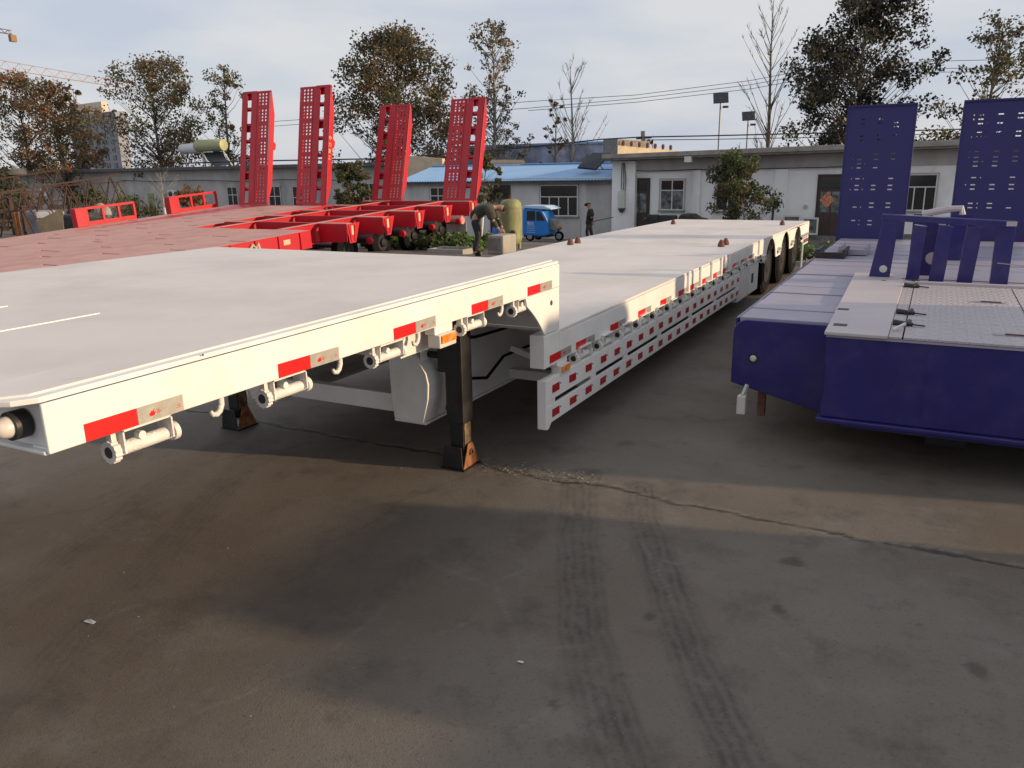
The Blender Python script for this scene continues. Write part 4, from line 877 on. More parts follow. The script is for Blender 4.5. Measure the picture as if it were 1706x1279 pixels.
MB().prism([(bx_.x-.17, bx_.z-.43), (bx_.x+.17, bx_.z-.43), (bx_.x+.05, bx_.z-.62), (bx_.x-.05, bx_.z-.62)], 'y', WY-.54, WY-.37).build('meter_box_chute', 'frame_dark', e)
for k in (-.05, .06, .14): MB().path([(bx_.x+k, WY-.42, bx_.z+.42), (bx_.x+k*1.2, WY-.40, bx_.z+.9), (bx_.x+k*.6, WY-.40, 2.0)], .018, 6).build('conduit', 'wire', wb_)
for k in range(3): MB().box(aty(1345,400,WY-.6).x, aty(1420,400,WY-.6).x, WY-.35-.35*(3-k), WY-.03-.002*k, GB, GB+.16*(k+1)-.01).build('step', 'concrete_dark', wb_, bevel=.01)
p = aty(1342, 344, WY); MB().tube((p.x, WY-.06, p.z), (p.x, WY-.001, p.z), .09, n=12).build('vent_pipe', 'plaster_grey', wb_)
# things standing against that wall
def panel_frame(u0, u1, v0, v1, y, label):
    a, b_ = aty(u0, v0, y), aty(u1, v1, y); r = thing('framed_panel', label, 'panel', ((a.x+b_.x)/2, y, b_.z), (0,0,0), 'framed panels leaning on the white wall')
    MB().box(a.x, b_.x, y, y+.03, b_.z, a.z).build('pane', 'glass_pale', r)
    for q in ((a.x, b_.x, a.z-.07, a.z), (a.x, b_.x, b_.z, b_.z+.07), (a.x, a.x+.07, b_.z+.07, a.z-.07), (b_.x-.07, b_.x, b_.z+.07, a.z-.07)): MB().box(q[0], q[1], y-.04, y-.001, q[2], q[3]).build('frame', 'frame_white', r)
panel_frame(1305, 1332, 358, 392, WY-.9, 'white framed panel leaning by the wall, partly behind the white trailer deck')
panel_frame(1337, 1362, 362, 391, WY-1.0, 'white framed panel with grey pane beside the brown door steps')
p = aty(1289, 345, WY-.3); o = MB().tube((p.x-.05, WY-.5, GB), (p.x, WY-.3, p.z), .05, n=8).build('leaning_pole', 'frame_dark'); tag(o, 'thin dark pole leaning on the white workshop wall', 'pole')
def bench(u0, u1, v0, v1, y, label, seed):
    a, b_ = aty(u0, v0, y), aty(u1, v1, y); r = thing('old_sofa', label, 'sofa', ((a.x+b_.x)/2, y, GB), (0,0,0))
    z1 = a.z; MB().box(a.x, b_.x, y-.1, y+.15, GB+.3, z1).build('backrest', 'dark_junk', r, bevel=.08)
    MB().box(a.x, b_.x, y-.85, y-.101, GB+.1, GB+.5).build('seat', 'dark_junk', r, bevel=.06)
    for q in (a.x, b_.x-.16): MB().box(q, q+.16, y-.86, y-.105, GB+.501, GB+.75).build('armrest', 'dark_junk', r, bevel=.05)
bench(1078, 1098, 357, 390, WY-1.5, 'dark old armchair beside the brown workshop door', 1); bench(1098, 1127, 358, 390, WY-1.5, 'dark old two-seat sofa under the workshop window', 2)
a, b_ = aty(1131, 355, WY-1.8), aty(1178, 380, WY-1.8)
tp = MB(); tp.prism([(a.x, GB), (a.x, a.z-.35), (a.x+.25, a.z), (b_.x-.6, a.z-.02), (b_.x-.35, a.z-.18), (b_.x, a.z-.25), (b_.x, GB)], 'y', WY-2.4, WY-1.4)
tag(tp.build('covered_pile', 'jacket_olive', bevel=.08), 'low pile under an olive tarpaulin by the workshop wall', 'pile')
# --- middle building with blue sheet roof
mb_ = thing('sheet_roof_building', 'low plastered building with pale blue corrugated sheet roof', 'building', (-20, 38.4, GB))
MX0, MX1, MY = aty(672, 300, 38.3).x, WX0-.02, 38.3
MB().box(MX0, MX1, MY, MY+6, GB, 1.20).build('wall', 'plaster_pale', mb_)
MB().box(MX1-1.6, MX1, MY-.03, MY-.002, GB, 1.15).build('patched_wall', 'plaster_grey', mb_)
# corrugated roof, ridge behind
n = 150; vs_, fs_ = [], []; rx0, rx1 = MX0-.1, MX1-.15
for i in range(n+1):
    x = rx0+(rx1-rx0)*i/n; dz = .03*math.sin(i*math.pi)*1 + (.028 if i % 2 else -.028)
    for (y, z) in ((MY-.55, 1.22), (MY+3.2, 2.02), (MY+6.6, 1.3)): vs_.append((x, y, z+dz))
for i in range(n):
    for k in range(2): fs_.append((i*3+k, (i+1)*3+k, (i+1)*3+k+1, i*3+k+1))
rf_ = MB().add(vs_, fs_).build('roof', 'roof_blue', mb_); sm = rf_.modifiers.new('s', 'SOLIDIFY'); sm.thickness = .02
MB().bar((rx0, MY+3.2, 2.07), (rx1, MY+3.2, 2.07), .3, .05).build('ridge_cap', 'roof_blue', rf_)
MB().box(MX0, MX1, MY-.35, MY-.001, 1.06, 1.16).build('eave_beam', 'concrete_dark', mb_)
a, b_ = aty(900, 308, MY), aty(963, 360, MY); window(mb_, a.x, b_.x, b_.z, a.z, MY, 'glass_dark', 4, .38)
MB().box(a.x-.1, b_.x+.15, MY-.03, MY-.002, GB, b_.z-.12).build('apron', 'plaster_grey', mb_)
a, b_ = aty(818, 311, MY), aty(850, 390, MY); door(818, 850, 311, 390, MY, mb_)
a, b_ = aty(717, 312, MY), aty(745, 352, MY); window(mb_, a.x, b_.x, b_.z, a.z, MY, 'glass_dark', 2)
MB().path([aty(u, v, MY-.6) for u, v in ((800,300),(880,297),(960,296),(1030,296))], .03, 6).build('cable', 'steel_pale', mb_)
# solar panel propped on the blue roof
p = aty(992, 270, MY+1.0)
sp_ = thing('solar_collector', 'dark flat solar collector propped on the blue sheet roof', 'solar panel', (p.x, MY+1, 1.55))
MB().add([(p.x-.75,MY+.45,p.z-.30),(p.x+.25,MY+.45,p.z-.40),(p.x+.75,MY+1.25,p.z+.36),(p.x-.25,MY+1.25,p.z+.40),(p.x-.75,MY+.43,p.z-.22),(p.x+.25,MY+.43,p.z-.32),(p.x+.75,MY+1.23,p.z+.44),(p.x-.25,MY+1.23,p.z+.48)], [(3,2,1,0),(4,5,6,7),(0,1,5,4),(1,2,6,5),(2,3,7,6),(3,0,4,7)]).build('panel', 'solar_panel', sp_)
for (dx0, dx1) in ((.6,.8),(-.2,.1)): MB().bar((p.x+dx0,MY+1.2,p.z+.33),(p.x+dx1+.2,MY+1.3,p.z-.35),.04,.04).build('leg', 'frame_dark', sp_)
MB().bar((p.x+.2,MY+.5,p.z-.35),(p.x+1.0,MY+1.3,p.z-.38),.04,.04).build('brace', 'frame_dark', sp_)
# --- grey building on the left
lb = thing('grey_outbuilding', 'long grey plastered building with flat roof behind the red trailers', 'building', (-55, 46, GB))
LX0, LX1, LY = -86, MX0+1.0, 45.0
MB().box(LX0, LX1, LY, LY+6, GB, 2.15).build('wall', 'plaster_grey', lb)
MB().box(LX0-.5, LX1+.2, LY-.7, LY+6.3, 2.152, 2.40).build('roof_slab', 'roof_tar', lb, bevel=.03)
MB().box(LX0-.55, LX0+15, LY-.78, LY-.71, 2.10, 2.62).build('parapet', 'plaster_cream', lb)
for (u0, u1, v0, v1) in ((378,398,311,338),(447,470,310,345),(487,507,310,350),(605,627,305,330)):
    a, b_ = aty(u0, v0, LY), aty(u1, v1, LY); window(lb, a.x, b_.x, b_.z-.3, a.z, LY, 'glass_dark', 2, .4)
for (u0, u1) in ((246, 262), (272, 284)):
    a, b_ = aty(u0, 322, LY), aty(u1, 370, LY); MB().box(a.x, b_.x, LY-.04, LY-.002, GB, a.z).build('door', 'tank_green', lb)
def ac(u, v, y, label):
    p = aty(u, v, y); r = thing('air_conditioner', label, 'air conditioner', (p.x, y, p.z-.3))
    MB().box(p.x-.42, p.x+.42, y-.32, y, p.z-.3, p.z+.3).build('casing', 'frame_white', r, bevel=.02); MB().lathe([(.23,0),(.23,-.015),(.02,-.02)], (p.x-.1, y-.32, p.z), 'y', 18).build('fan_grille', 'frame_dark', r)
ac(291, 323, LY-.3, 'white air conditioner unit on the grey wall'); ac(78, 320, LY-.3, 'pale air conditioner unit behind the rusty trusses')
MB().path([aty(u, v, LY-.3) for u, v in ((200,300),(260,302),(330,300),(400,302),(470,299),(560,300))], .03, 6).build('cable', 'wire', lb)
# gable between the two roofs
gb = MB().prism([(aty(640,270,44).x, GB), (aty(737,270,44).x, GB), (aty(737,270,44).x, aty(737,264,44).z), (aty(676,259,44).x, aty(676,259,44).z), (aty(640,262,44).x, aty(640,262,44).z)], 'y', 44.0, 44.3).build('gable_end', 'plaster_cream')
tag(gb, 'pale cream gable wall between the blue roof and the grey building', 'wall')
# solar water heater on the grey roof
p = aty(340, 262, LY+1.5); z0 = 2.40
sw = thing('solar_water_heater', 'solar water heater with olive cylinder and slanted frame on the grey roof', 'water heater', (p.x, LY+1.5, z0))
c = aty(352, 242, LY+1.5)
MB().lathe([(.15,-1.5),(.42,-1.45),(.46,-1.35),(.46,1.35),(.42,1.45),(.15,1.5)], (c.x-.1, LY+1.5, c.z), 'x', 20).build('cylinder', 'solar_tank', sw, smooth=True)
MB().lathe([(.12,-1.3),(.36,-1.25),(.40,-1.1),(.40,1.1),(.36,1.25),(.12,1.3)], (c.x-3.0, LY+2.3, c.z-.15), 'x', 20).build('cylinder', 'solar_tank_white', sw, smooth=True)
for q in (-1.1, 1.2):
    MB().bar((c.x+q, LY+1.5, c.z-.45), (c.x+q+.35, LY+1.4, z0), .09, .09).build('leg', 'steel_pale', sw)
    MB().bar((c.x+q, LY+1.5, c.z-.45), (c.x+q+2.6, LY-.2, z0), .09, .09).build('slant', 'steel_pale', sw)
    MB().bar((c.x+q+.2, LY+1.45, c.z-1.5), (c.x+q+1.1, LY+.8, c.z-1.1), .07, .07).build('brace', 'steel_pale', sw)
MB().add([(c.x-1.0,LY+1.45,c.z-.5),(c.x+1.2,LY+1.45,c.z-.5),(c.x+3.4,LY-.1,z0+.05),(c.x+1.6,LY-.1,z0+.05)], [(0,1,2,3)]).build('collector', 'solar_panel', sw)
o = MB().lathe([(.1,0),(.42,.02),(.44,.7),(.44,1.15),(.40,1.25),(.1,1.27)], (c.x+.3, LY+1.9, z0), 'z', 18).build('water_barrel', 'blue_plastic', smooth=True); tag(o, 'blue plastic water barrel on the grey roof under the water heater', 'barrel')
# --- far blue hall with printed panels, and the cream parapet roof beside it
a, b_ = aty(830, 236, 62), aty(1030, 232, 62)
fh = thing('far_hall', 'long blue-roofed hall with faded printed panels above the sheet roof', 'building', ((a.x+b_.x)/2, 62, GB))
zt = aty(1000, 238, 62).z
MB().box(a.x-4, b_.x, 62, 68, GB, zt-.9).build('wall', 'roof_blue', fh)
MB().box(a.x-4, b_.x, 61.7, 61.99, zt-1.6, zt-.05).build('panel_board', 'poster_blue', fh)
MB().box(a.x-4.2, b_.x+.1, 61.5, 68.2, zt-.04, zt+.12).build('roof_edge', 'roof_blue', fh)
a, b_ = aty(1029, 236, 46), aty(1030, 262, 46)
pr = thing('parapet_house', 'flat roofed house with cream parapet and plant pots behind the white workshop', 'building', (a.x+1, 46, GB))
MB().box(a.x-.9, a.x+.0, 46, 52, GB, a.z+.15).build('pier', 'concrete_dark', pr)
MB().add([(a.x+.01,46,GB),(a.x+2.6,49.8,GB),(a.x+2.6,50.1,GB),(a.x+.01,46.3,GB),(a.x+.01,46,a.z-.2),(a.x+2.6,49.8,a.z-.55),(a.x+2.6,50.1,a.z-.55),(a.x+.01,46.3,a.z-.2)], [(3,2,1,0),(4,5,6,7),(0,1,5,4),(1,2,6,5),(2,3,7,6),(3,0,4,7)]).build('parapet', 'plaster_cream', pr)
for k in range(7): MB().lathe([(.06,0),(.10,.12),(.10,.22),(.05,.3)], (a.x+.25+.33*k, 46.3+.49*k, a.z-.22-.045*k), 'z', 8).build('plant_pot', 'rust_brown', pr)
# --- far apartment tower
p0, p1 = at(128, 285, 335), at(205, 285, 312)
tw = thing('apartment_tower', 'grey high-rise apartment block with cream rooftop far behind the trees', 'building', ((p0.x+p1.x)/2, (p0.y+p1.y)/2, GB))
ux = Vector((p1.x-p0.x, p1.y-p0.y, 0)); wd_ = ux.length; ux.normalize(); uy = Vector((-ux.y, ux.x, 0))
ztop = at(150, 193, 330).z; zb_ = -10
def tbox(a0, a1, d0, d1, z0, z1, nm, mt, par=tw):
    q = [Vector((p0.x, p0.y, 0))+ux*a+uy*d for a, d in ((a0, d0), (a1, d0), (a1, d1), (a0, d1))]
    return MB().add([(v.x, v.y, z0) for v in q]+[(v.x, v.y, z1) for v in q], [(3,2,1,0),(4,5,6,7),(0,1,5,4),(1,2,6,5),(2,3,7,6),(3,0,4,7)]).build(nm, mt, par)
wl_ = tbox(0, wd_, 0, 4, zb_, ztop, 'wall', 'tower_wall')
tbox(wd_*.06, wd_*.7, 1, 3.5, ztop, ztop+4.2, 'roof_house', 'tower_cap'); tbox(0, wd_*.14, 1, 3, ztop, ztop+5, 'roof_house', 'tower_wall')
nfl = int((ztop-zb_)/3)
for fl in range(1, nfl):
    for k in range(6):
        x_ = wd_*(.09+.15*k); tbox(x_, x_+wd_*.07, -.25, -.02, ztop-3*fl, ztop-3*fl+1.7, 'window', 'glass_dark', wl_)
    tbox(wd_*.36, wd_*.44, -.9, -.02, ztop-3*fl-.5, ztop-3*fl+.1, 'balcony', 'tower_cap', wl_)
# tower cranes
def crane(u0, v0, u1, v1, d, label, hgt, mt, tail=False):
    a, b_ = at(u0, v0, d), at(u1, v1, d*1.0); r = thing('tower_crane', label, 'crane', (a.x, a.y, GB), (0,0,0), 'tower cranes beyond the trees')
    m = MB(); m.bar(a, b_, .35, .35); up = Vector((0,0,hgt)); m2 = MB(); m2.bar(a+up, b_+up*.6, .25, .25)
    n = 16; m3 = MB()
    for k in range(n):
        q0 = a.lerp(b_, k/n); q1 = a.lerp(b_, (k+.5)/n); q2 = a.lerp(b_, (k+1)/n); h_ = hgt*(1-.4*(k+.5)/n)
        m3.bar(q0, q1+Vector((0,0,h_)), .18, .18); m3.bar(q1+Vector((0,0,h_)), q2, .18, .18)
    m.build('lower_chord', mt, r); m2.build('upper_chord', mt, r); m3.build('lattice', mt, r)
    for k in (3, 7, 11): q = a.lerp(b_, k/n); MB().bar(q-Vector((0,0,.9)), q, .6, .6).build('trolley', 'crane_dark', r)
    if tail: MB().bar(b_-Vector((0,0,2.6)), b_-Vector((0,0,.2)), 2.2, 1.6).build('counterweight', 'crane_dark', r)
    return a
a = crane(-140, 92, 230, 150, 380, 'faint orange tower crane jib above the trees on the left', 4.5, 'crane_yellow')
crane(-170, 28, 20, 57, 300, 'dark tower crane tip with counterweight at the left edge of the sky', 2.2, 'crane_dark', True)
# ---------------------------------------------------------------- poles, lamps and wires
def solar_lamp(u, v, d, label, pw, ph):
    t_ = at(u, v, d); r = thing('solar_street_lamp', label, 'street lamp', (t_.x, t_.y, GB), (0,0,0), 'solar street lamps behind the workshop')
    MB().tube((t_.x, t_.y, GB), (t_.x, t_.y, t_.z), .09, .06, n=8).build('pole', 'pole_steel', r)
    q = Matrix.Rotation(R(18), 4, 'X'); m = MB().box(-pw/2, pw/2, -ph/2, ph/2, -.03, .03); me = m.mesh('panel', 'solar_panel')
    me.transform(Matrix.Translation((t_.x, t_.y, t_.z)) @ Matrix.Rotation(R(20), 4, 'Z') @ Matrix.Rotation(R(55), 4, 'X') @ Matrix.Rotation(R(-4), 4, 'Y')); place('panel', me, r)
    MB().box(t_.x+.2, t_.x+.6, t_.y-.15, t_.y+.15, t_.z-.75, t_.z-.6).build('lamp_head', 'frame_dark', r)
solar_lamp(1201, 163, 62, 'taller solar street lamp left of the bare tree', 1.15, .95); solar_lamp(1247, 193, 64, 'shorter solar street lamp beside the bare tree trunk', 1.0, .85)
p = at(1071, 218, 60); ep = thing('utility_pole', 'short grey concrete utility pole rising behind the white workshop', 'pole', (p.x, p.y, GB))
MB().tube((p.x+.25, p.y, GB), (p.x, p.y, p.z), .20, .15, n=10).build('shaft', 'concrete', ep, smooth=True)
MB().bar((p.x-.5, p.y, p.z-.55), (p.x+.7, p.y, p.z-.5), .1, .1).build('crossarm', 'frame_dark', ep)
def wire(name_, pts, r_, label):
    P_ = [at(*q) for q in pts]; o = MB().path(P_, r_, 5).build('power_line', 'wire'); tag(o, label, 'wire', 'power lines across the sky')
wire('w', [(430,204,120),(640,189,110),(880,169,100),(1060,158,100),(1250,134,100),(1345,116,100),(1545,102,100),(1760,97,100)], .035, 'upper one of the three thin power lines behind the trees')
wire('w', [(430,212,120),(640,196,110),(880,180,100),(1060,164,100),(1250,141,100),(1345,124,100),(1545,114,100),(1760,112,100)], .035, 'middle one of the three thin power lines behind the trees')
wire('w', [(880,184,100),(1060,170,100),(1250,148,100),(1345,131,100),(1545,120,100),(1760,119,100)], .035, 'lowest of the three thin power lines behind the trees')
wire('w', [(300,272,58),(420,268,57),(640,264,57),(800,252,58),(900,243,59),(1000,232,60),(1071,228,60),(1180,226,60),(1345,222,60),(1600,215,60),(1760,212,60)], .05, 'thick cable running to the short utility pole')
wire('w', [(1071,233,60),(1180,232,60),(1345,229,60),(1600,222,60),(1760,220,60)], .03, 'thin cable just below the thick cable right of the utility pole')

# ---------------------------------------------------------------- vegetation
def ghit(u, v):
    lo, hi = 2.0, 200.0
    for _ in range(50):
        d = (lo+hi)/2; p = at(u, v, d)
        if p.z > gz(p.x, p.y): lo = d
        else: hi = d
    return at(u, v, lo)
def leaves_mesh(name, centers, radii, n_each, size, mats, seed, flat=.75):
    rg = np.random.RandomState(seed); C_ = np.asarray(centers, float); k = len(C_)
    idx = np.repeat(np.arange(k), n_each); n = len(idx)
    d = rg.normal(size=(n, 3)); d /= np.linalg.norm(d, axis=1)[:, None]; rr_ = rg.rand(n)**.45
    P_ = C_[idx]+d*(rr_*np.asarray(radii)[idx])[:, None]*np.array([1, 1, flat])
    a = rg.normal(size=(n, 3)); a /= np.linalg.norm(a, axis=1)[:, None]; b = rg.normal(size=(n, 3)); b -= a*(a*b).sum(1)[:, None]; b /= np.linalg.norm(b, axis=1)[:, None]
    s = (size*rg.uniform(.55, 1.25, n))[:, None]
    V_ = np.stack([P_-a*s*.5, P_+b*s*.34, P_+a*s*.5, P_-b*s*.34], 1).reshape(-1, 3)
    me = bpy.data.meshes.new(name); me.vertices.add(n*4); me.vertices.foreach_set('co', V_.ravel())
    me.loops.add(n*4); me.loops.foreach_set('vertex_index', np.arange(n*4)); me.polygons.add(n); me.polygons.foreach_set('loop_start', np.arange(n)*4)
    w_ = [m[1] for m in mats]; cm = rg.choice(len(mats), k, p=np.array(w_)/sum(w_)); fm = np.where(rg.rand(n) < .7, cm[idx], rg.choice(len(mats), n, p=np.array(w_)/sum(w_)))
    for m in mats: me.materials.append(MATS[m[0]])
    me.polygons.foreach_set('material_index', fm.astype(np.int32)); me.update(); me.validate(); return me
def tree(label, u, vtop, d, wpx, mats, seed, clumps=90, leaves=40, size=.26, t0=.28, bare=0, name='tree', trunk_r=None, base=None, lean=0, bark='bark', paint=None, shape=1.0, group='trees behind the yard buildings', crad=.75, upsweep=.5):
    rg = random.Random(seed); top = at(u, vtop, d); bx, by = (top.x-lean, top.y) if base is None else (base.x, base.y)
    bz = gz(bx, by) if base is None else base.z
    Hh = top.z-bz; cr = wpx/2*d/FPX
    r = thing(name, label, 'tree', (bx, by, bz), (0,0,0), group)
    tr_ = trunk_r or Hh*.016
    ax = lambda t: Vector((bx+(top.x-bx)*t+math.sin(t*5+seed)*cr*.05, by+(top.y-by)*t+math.cos(t*4+seed)*cr*.05, bz+Hh*t))
    m = MB(); m.path([ax(t) for t in (0,.15,.3,.45,.6,.75,.9,.99)], [tr_*(1-.93*t) for t in (0,.15,.3,.45,.6,.75,.9,.99)], 8)
    env = lambda t: math.sqrt(max(.015, 1-(((t-t0)/(1-t0)-.40)/.62)**2))*1.12
    cs, rs = [], []; tries = 0
    hole = [(rg.uniform(t0, .95), rg.uniform(0, 6.28)) for _ in range(7)]
    while len(cs) < clumps and tries < clumps*12:
        tries += 1; t = t0+(1-t0)*rg.random()**.85; ang = rg.uniform(0, 6.283); e = env(t)*cr*(1+.25*math.sin(ang*3+seed)+.15*math.sin(t*17+seed*2)); q = e*math.sqrt(rg.random())
        if any(abs(t-h[0]) < .05 and abs((ang-h[1]+3.14) % 6.283-3.14) < .7 and q > e*.35 for h in hole): continue
        c = ax(min(t, .985)); c = Vector((c.x+q*math.cos(ang), c.y+q*math.sin(ang), c.z+rg.uniform(-.2, .2)))
        cs.append(c); rs.append(cr*rg.uniform(.13, .27)*crad/.75)
        s = ax(max(.12, t-upsweep*q/max(Hh, .1)*1.6-.03)); mid = s.lerp(c, .5)+Vector((0, 0, -.06*q+rg.uniform(-.1, .1)*q))
        m.path([s, mid, c], [tr_*.30*(1-t*.6), tr_*.17*(1-t*.5), tr_*.05], 5)
        if bare:
            for _ in range(bare):
                dd = (c-s).normalized(); e2 = c.lerp(mid, rg.random()*.8); tip = e2+Vector((dd.x*.5+rg.uniform(-.5,.5), dd.y*.5+rg.uniform(-.5,.5), rg.uniform(.4, 1.0)))*cr*rg.uniform(.12,.3)
                m.path([e2, e2.lerp(tip, .5)+Vector((dd.x, dd.y, 0))*cr*.02, tip], [tr_*.09, tr_*.06, tr_*.025], 4)
    tk = m.build('trunk', bark, r, smooth='all')
    if paint:
        pm = MB(); pm.path([ax(t) for t in (0, paint/2, paint)], [tr_*1.06, tr_*1.03, tr_*.98], 10); pm.build('whitewash', 'bark_white', tk, smooth='all')
    if leaves: place('crown', leaves_mesh('crown', cs, rs, leaves, size, mats, seed), r)
    return r
BR = [('leaf_brown', 5), ('leaf_orange', 2), ('leaf_olive', 2), ('leaf_dark', 3)]
OL = [('leaf_brown', 3), ('leaf_olive', 4), ('leaf_dark', 4)]
DK = [('leaf_dark', 5), ('leaf_olive', 2), ('leaf_brown', 3)]
tree('dense russet tree at the left edge of the photo', 20, 128, 70, 150, BR, 11, 170, 62, .25, .04, bare=1, crad=.9)
tree('russet tree second from the left edge, beside the far tower', 82, 140, 66, 120, BR, 12, 150, 54, .24, .04, bare=1, crad=.85)
tree('thin russet tree just left of the far tower', 122, 146, 74, 60, BR, 13, 60, 34, .24, .10)
tree('broad sparse brown tree right of the far tower', 250, 98, 66, 175, OL, 14, 250, 46, .24, .05, crad=.8)
tree('smaller olive tree behind the solar water heater', 368, 112, 68, 90, [('leaf_olive', 4), ('leaf_green', 2), ('leaf_brown', 2)], 15, 95, 36, .24, .10)
tree('big dense brown-green tree between the red ramps', 652, 55, 62, 205, DK, 16, 260, 95, .25, .06, crad=.85, shape=.8)
tree('tall airy tree behind the rightmost red ramp', 818, 38, 60, 120, OL, 17, 140, 36, .22, .08, crad=.7, bark='bark_pale')
tree('nearly bare tree with few leaves behind the blue roof', 952, 95, 58, 90, [('leaf_olive', 3), ('leaf_brown', 2)], 18, 46, 0, .22, .2, bare=9, bark='bark_pale', upsweep=1.0)
tree('tall bare leafless tree beside the solar lamps', 1293, -12, 56, 110, OL, 19, 60, 0, .2, .16, bare=6, bark='bark', trunk_r=.19, upsweep=.9)
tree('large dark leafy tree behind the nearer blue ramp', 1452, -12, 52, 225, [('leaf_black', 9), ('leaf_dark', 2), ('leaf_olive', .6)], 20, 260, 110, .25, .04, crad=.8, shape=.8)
tree('sparse dark tree at the right edge behind the second blue ramp', 1672, 25, 50, 150, [('leaf_dark', 5), ('leaf_olive', 2)], 21, 120, 34, .24, .06)
tree('low leafy sapling growing through the foot of the nearly bare tree', 925, 165, 57, 45, OL, 22, 22, 22, .22, .45, name='sapling')
p = at(1088, 222, 59); tree('short twiggy sapling beside the utility pole', 1088, 222, 59, 22, OL, 23, 14, 12, .2, .5, name='sapling')
# young street trees in the yard
YG = [('leaf_olive', 5), ('leaf_green', 3), ('leaf_dark', 3)]
def ytree(label, ub, vb, ut, vt, wpx, seed, **k):
    b = at(ub, 300, vb); b.z = gz(b.x, b.y); d = vb; tree(label, ut, vt, d, wpx, YG, seed, name='young_tree', base=b, group='young trees planted in the yard', **k)
ytree('young leafy tree in front of the white workshop', 1249, 32, 1226, 260, 92, 31, clumps=95, leaves=85, size=.12, t0=.26, trunk_r=.045, crad=1.0, bark='bark_pale')
ytree('young tree with whitewashed trunk beside the rightmost red ramp', 797, 33, 812, 262, 52, 32, clumps=60, leaves=60, size=.12, t0=.36, trunk_r=.05, paint=.42)
ytree('young tree with pale trunk between the two pairs of red ramps', 592, 38, 580, 272, 62, 33, clumps=75, leaves=80, size=.14, t0=.40, trunk_r=.05, paint=.40, crad=.85)
b = at(272, 300, 46); b.z = gz(b.x, b.y); tree('small bare tree with whitewashed trunk before the grey building', 264, 285, 46, 70, YG, 34, 26, 0, .1, .42, bare=5, name='young_tree', base=b, group='young trees planted in the yard', trunk_r=.06, paint=.4, bark='bark_pale')
def bush(label, u, v, wpx, hpx, mats, seed, n=26, leaves=40, size=.12, dd=None, name='bush', cat='bush'):
    b = ghit(u, v) if dd is None else at(u, v, dd); d = (b-CAMP).dot(fw); W_, H_ = wpx*d/FPX, hpx*d/FPX; rg = random.Random(seed)
    r = thing(name, label, cat, (b.x, b.y, b.z), (0,0,0), 'bushes in the yard'); cs, rs = [], []; m = MB()
    for k in range(n):
        a = rg.uniform(0, 6.283); q = math.sqrt(rg.random())*W_/2; z = H_*rg.uniform(.25, .92)*(1-.35*(2*q/W_)**2); c = Vector((b.x+q*math.cos(a), b.y+q*.8*math.sin(a), b.z+z)); cs.append(c); rs.append(max(W_, H_)*rg.uniform(.10, .18))
        m.path([(b.x+.1*q*math.cos(a), b.y+.1*q*math.sin(a), b.z), ((b.x+c.x)/2, (b.y+c.y)/2, b.z+z*.6), c], [.02, .014, .006], 4)
    m.build('stem', 'bark', r); place('foliage', leaves_mesh('foliage', cs, rs, leaves, size, mats, seed), r)
GR = [('leaf_green', 4), ('leaf_bright', 4), ('leaf_dark', 2)]
bush('yellowing autumn shrub behind the first red edge rail', 232, 372, 80, 62, [('leaf_yellow', 4), ('leaf_orange', 2), ('leaf_green', 3)], 41, 34, 44, .18)
bush('reddish brown shrub in front of the grey building', 318, 352, 60, 46, [('leaf_orange', 4), ('leaf_brown', 4)], 42, 26, 34, .2, 48)
bush('dark green shrub at the left edge behind the rusty trusses', 10, 385, 90, 110, [('leaf_green', 3), ('leaf_dark', 5)], 43, 40, 50, .22, 40)
bush('green shrub beside the truss pile, left of the yellowing shrub', 150, 372, 70, 60, [('leaf_green', 4), ('leaf_dark', 3), ('leaf_olive', 3)], 44, 26, 36, .2, 42)
# clipped hedge behind the white trailer
b = ghit(1352, 443); rg = random.Random(9); hd = thing('hedge', 'bright green low hedge between the white and blue trailers', 'hedge', tuple(b)); cs = [Vector((b.x+rg.uniform(-.75,1.3), b.y+rg.uniform(0,1.2), b.z+rg.uniform(.1,.38))) for _ in range(90)]
place('foliage', leaves_mesh('foliage', cs, [rg.uniform(.12,.2) for _ in cs], 60, .075, GR, 51), hd)
m = MB(); 
for c in cs[:40]: m.tube((c.x, c.y, b.z), c, .012, .006, n=4)
m.build('stem', 'bark', hd)
MB().box(b.x-.95, b.x+1.6, b.y-.25, b.y-.10, b.z-.05, b.z+.10).build('kerb', 'concrete', hd)
# vegetable bed behind the red axles
b = ghit(735, 418); cs = [Vector((b.x+rg.uniform(-2.6,1.0), b.y+rg.uniform(-.3,2.0), b.z+rg.uniform(.05,.30))) for _ in range(150)]
vg = place('vegetable_bed', leaves_mesh('vegetable_bed', [tuple(Vector(c)-b) for c in cs], [rg.uniform(.12,.22) for _ in cs], 34, .12, GR, 52)); vg.location = b; tag(vg, 'bed of bright green leafy vegetables beyond the red axles', 'vegetables', kind='stuff')
p = ghit(757, 422); tr1 = thing('planter_tray', 'empty grey concrete tray beside the vegetable bed', 'tray', tuple(p))
for q in ((-.55,.45,-.35,-.27),(-.55,.45,.27,.35),(-.55,-.47,-.27,.27),(.37,.45,-.27,.27)): MB().box(p.x+q[0], p.x+q[1], p.y+q[2], p.y+q[3], p.z, p.z+.13).build('tray_side', 'concrete', tr1)
MB().box(p.x-.47, p.x+.37, p.y-.27, p.y+.27, p.z, p.z+.05).build('tray_floor', 'concrete_dark', tr1)
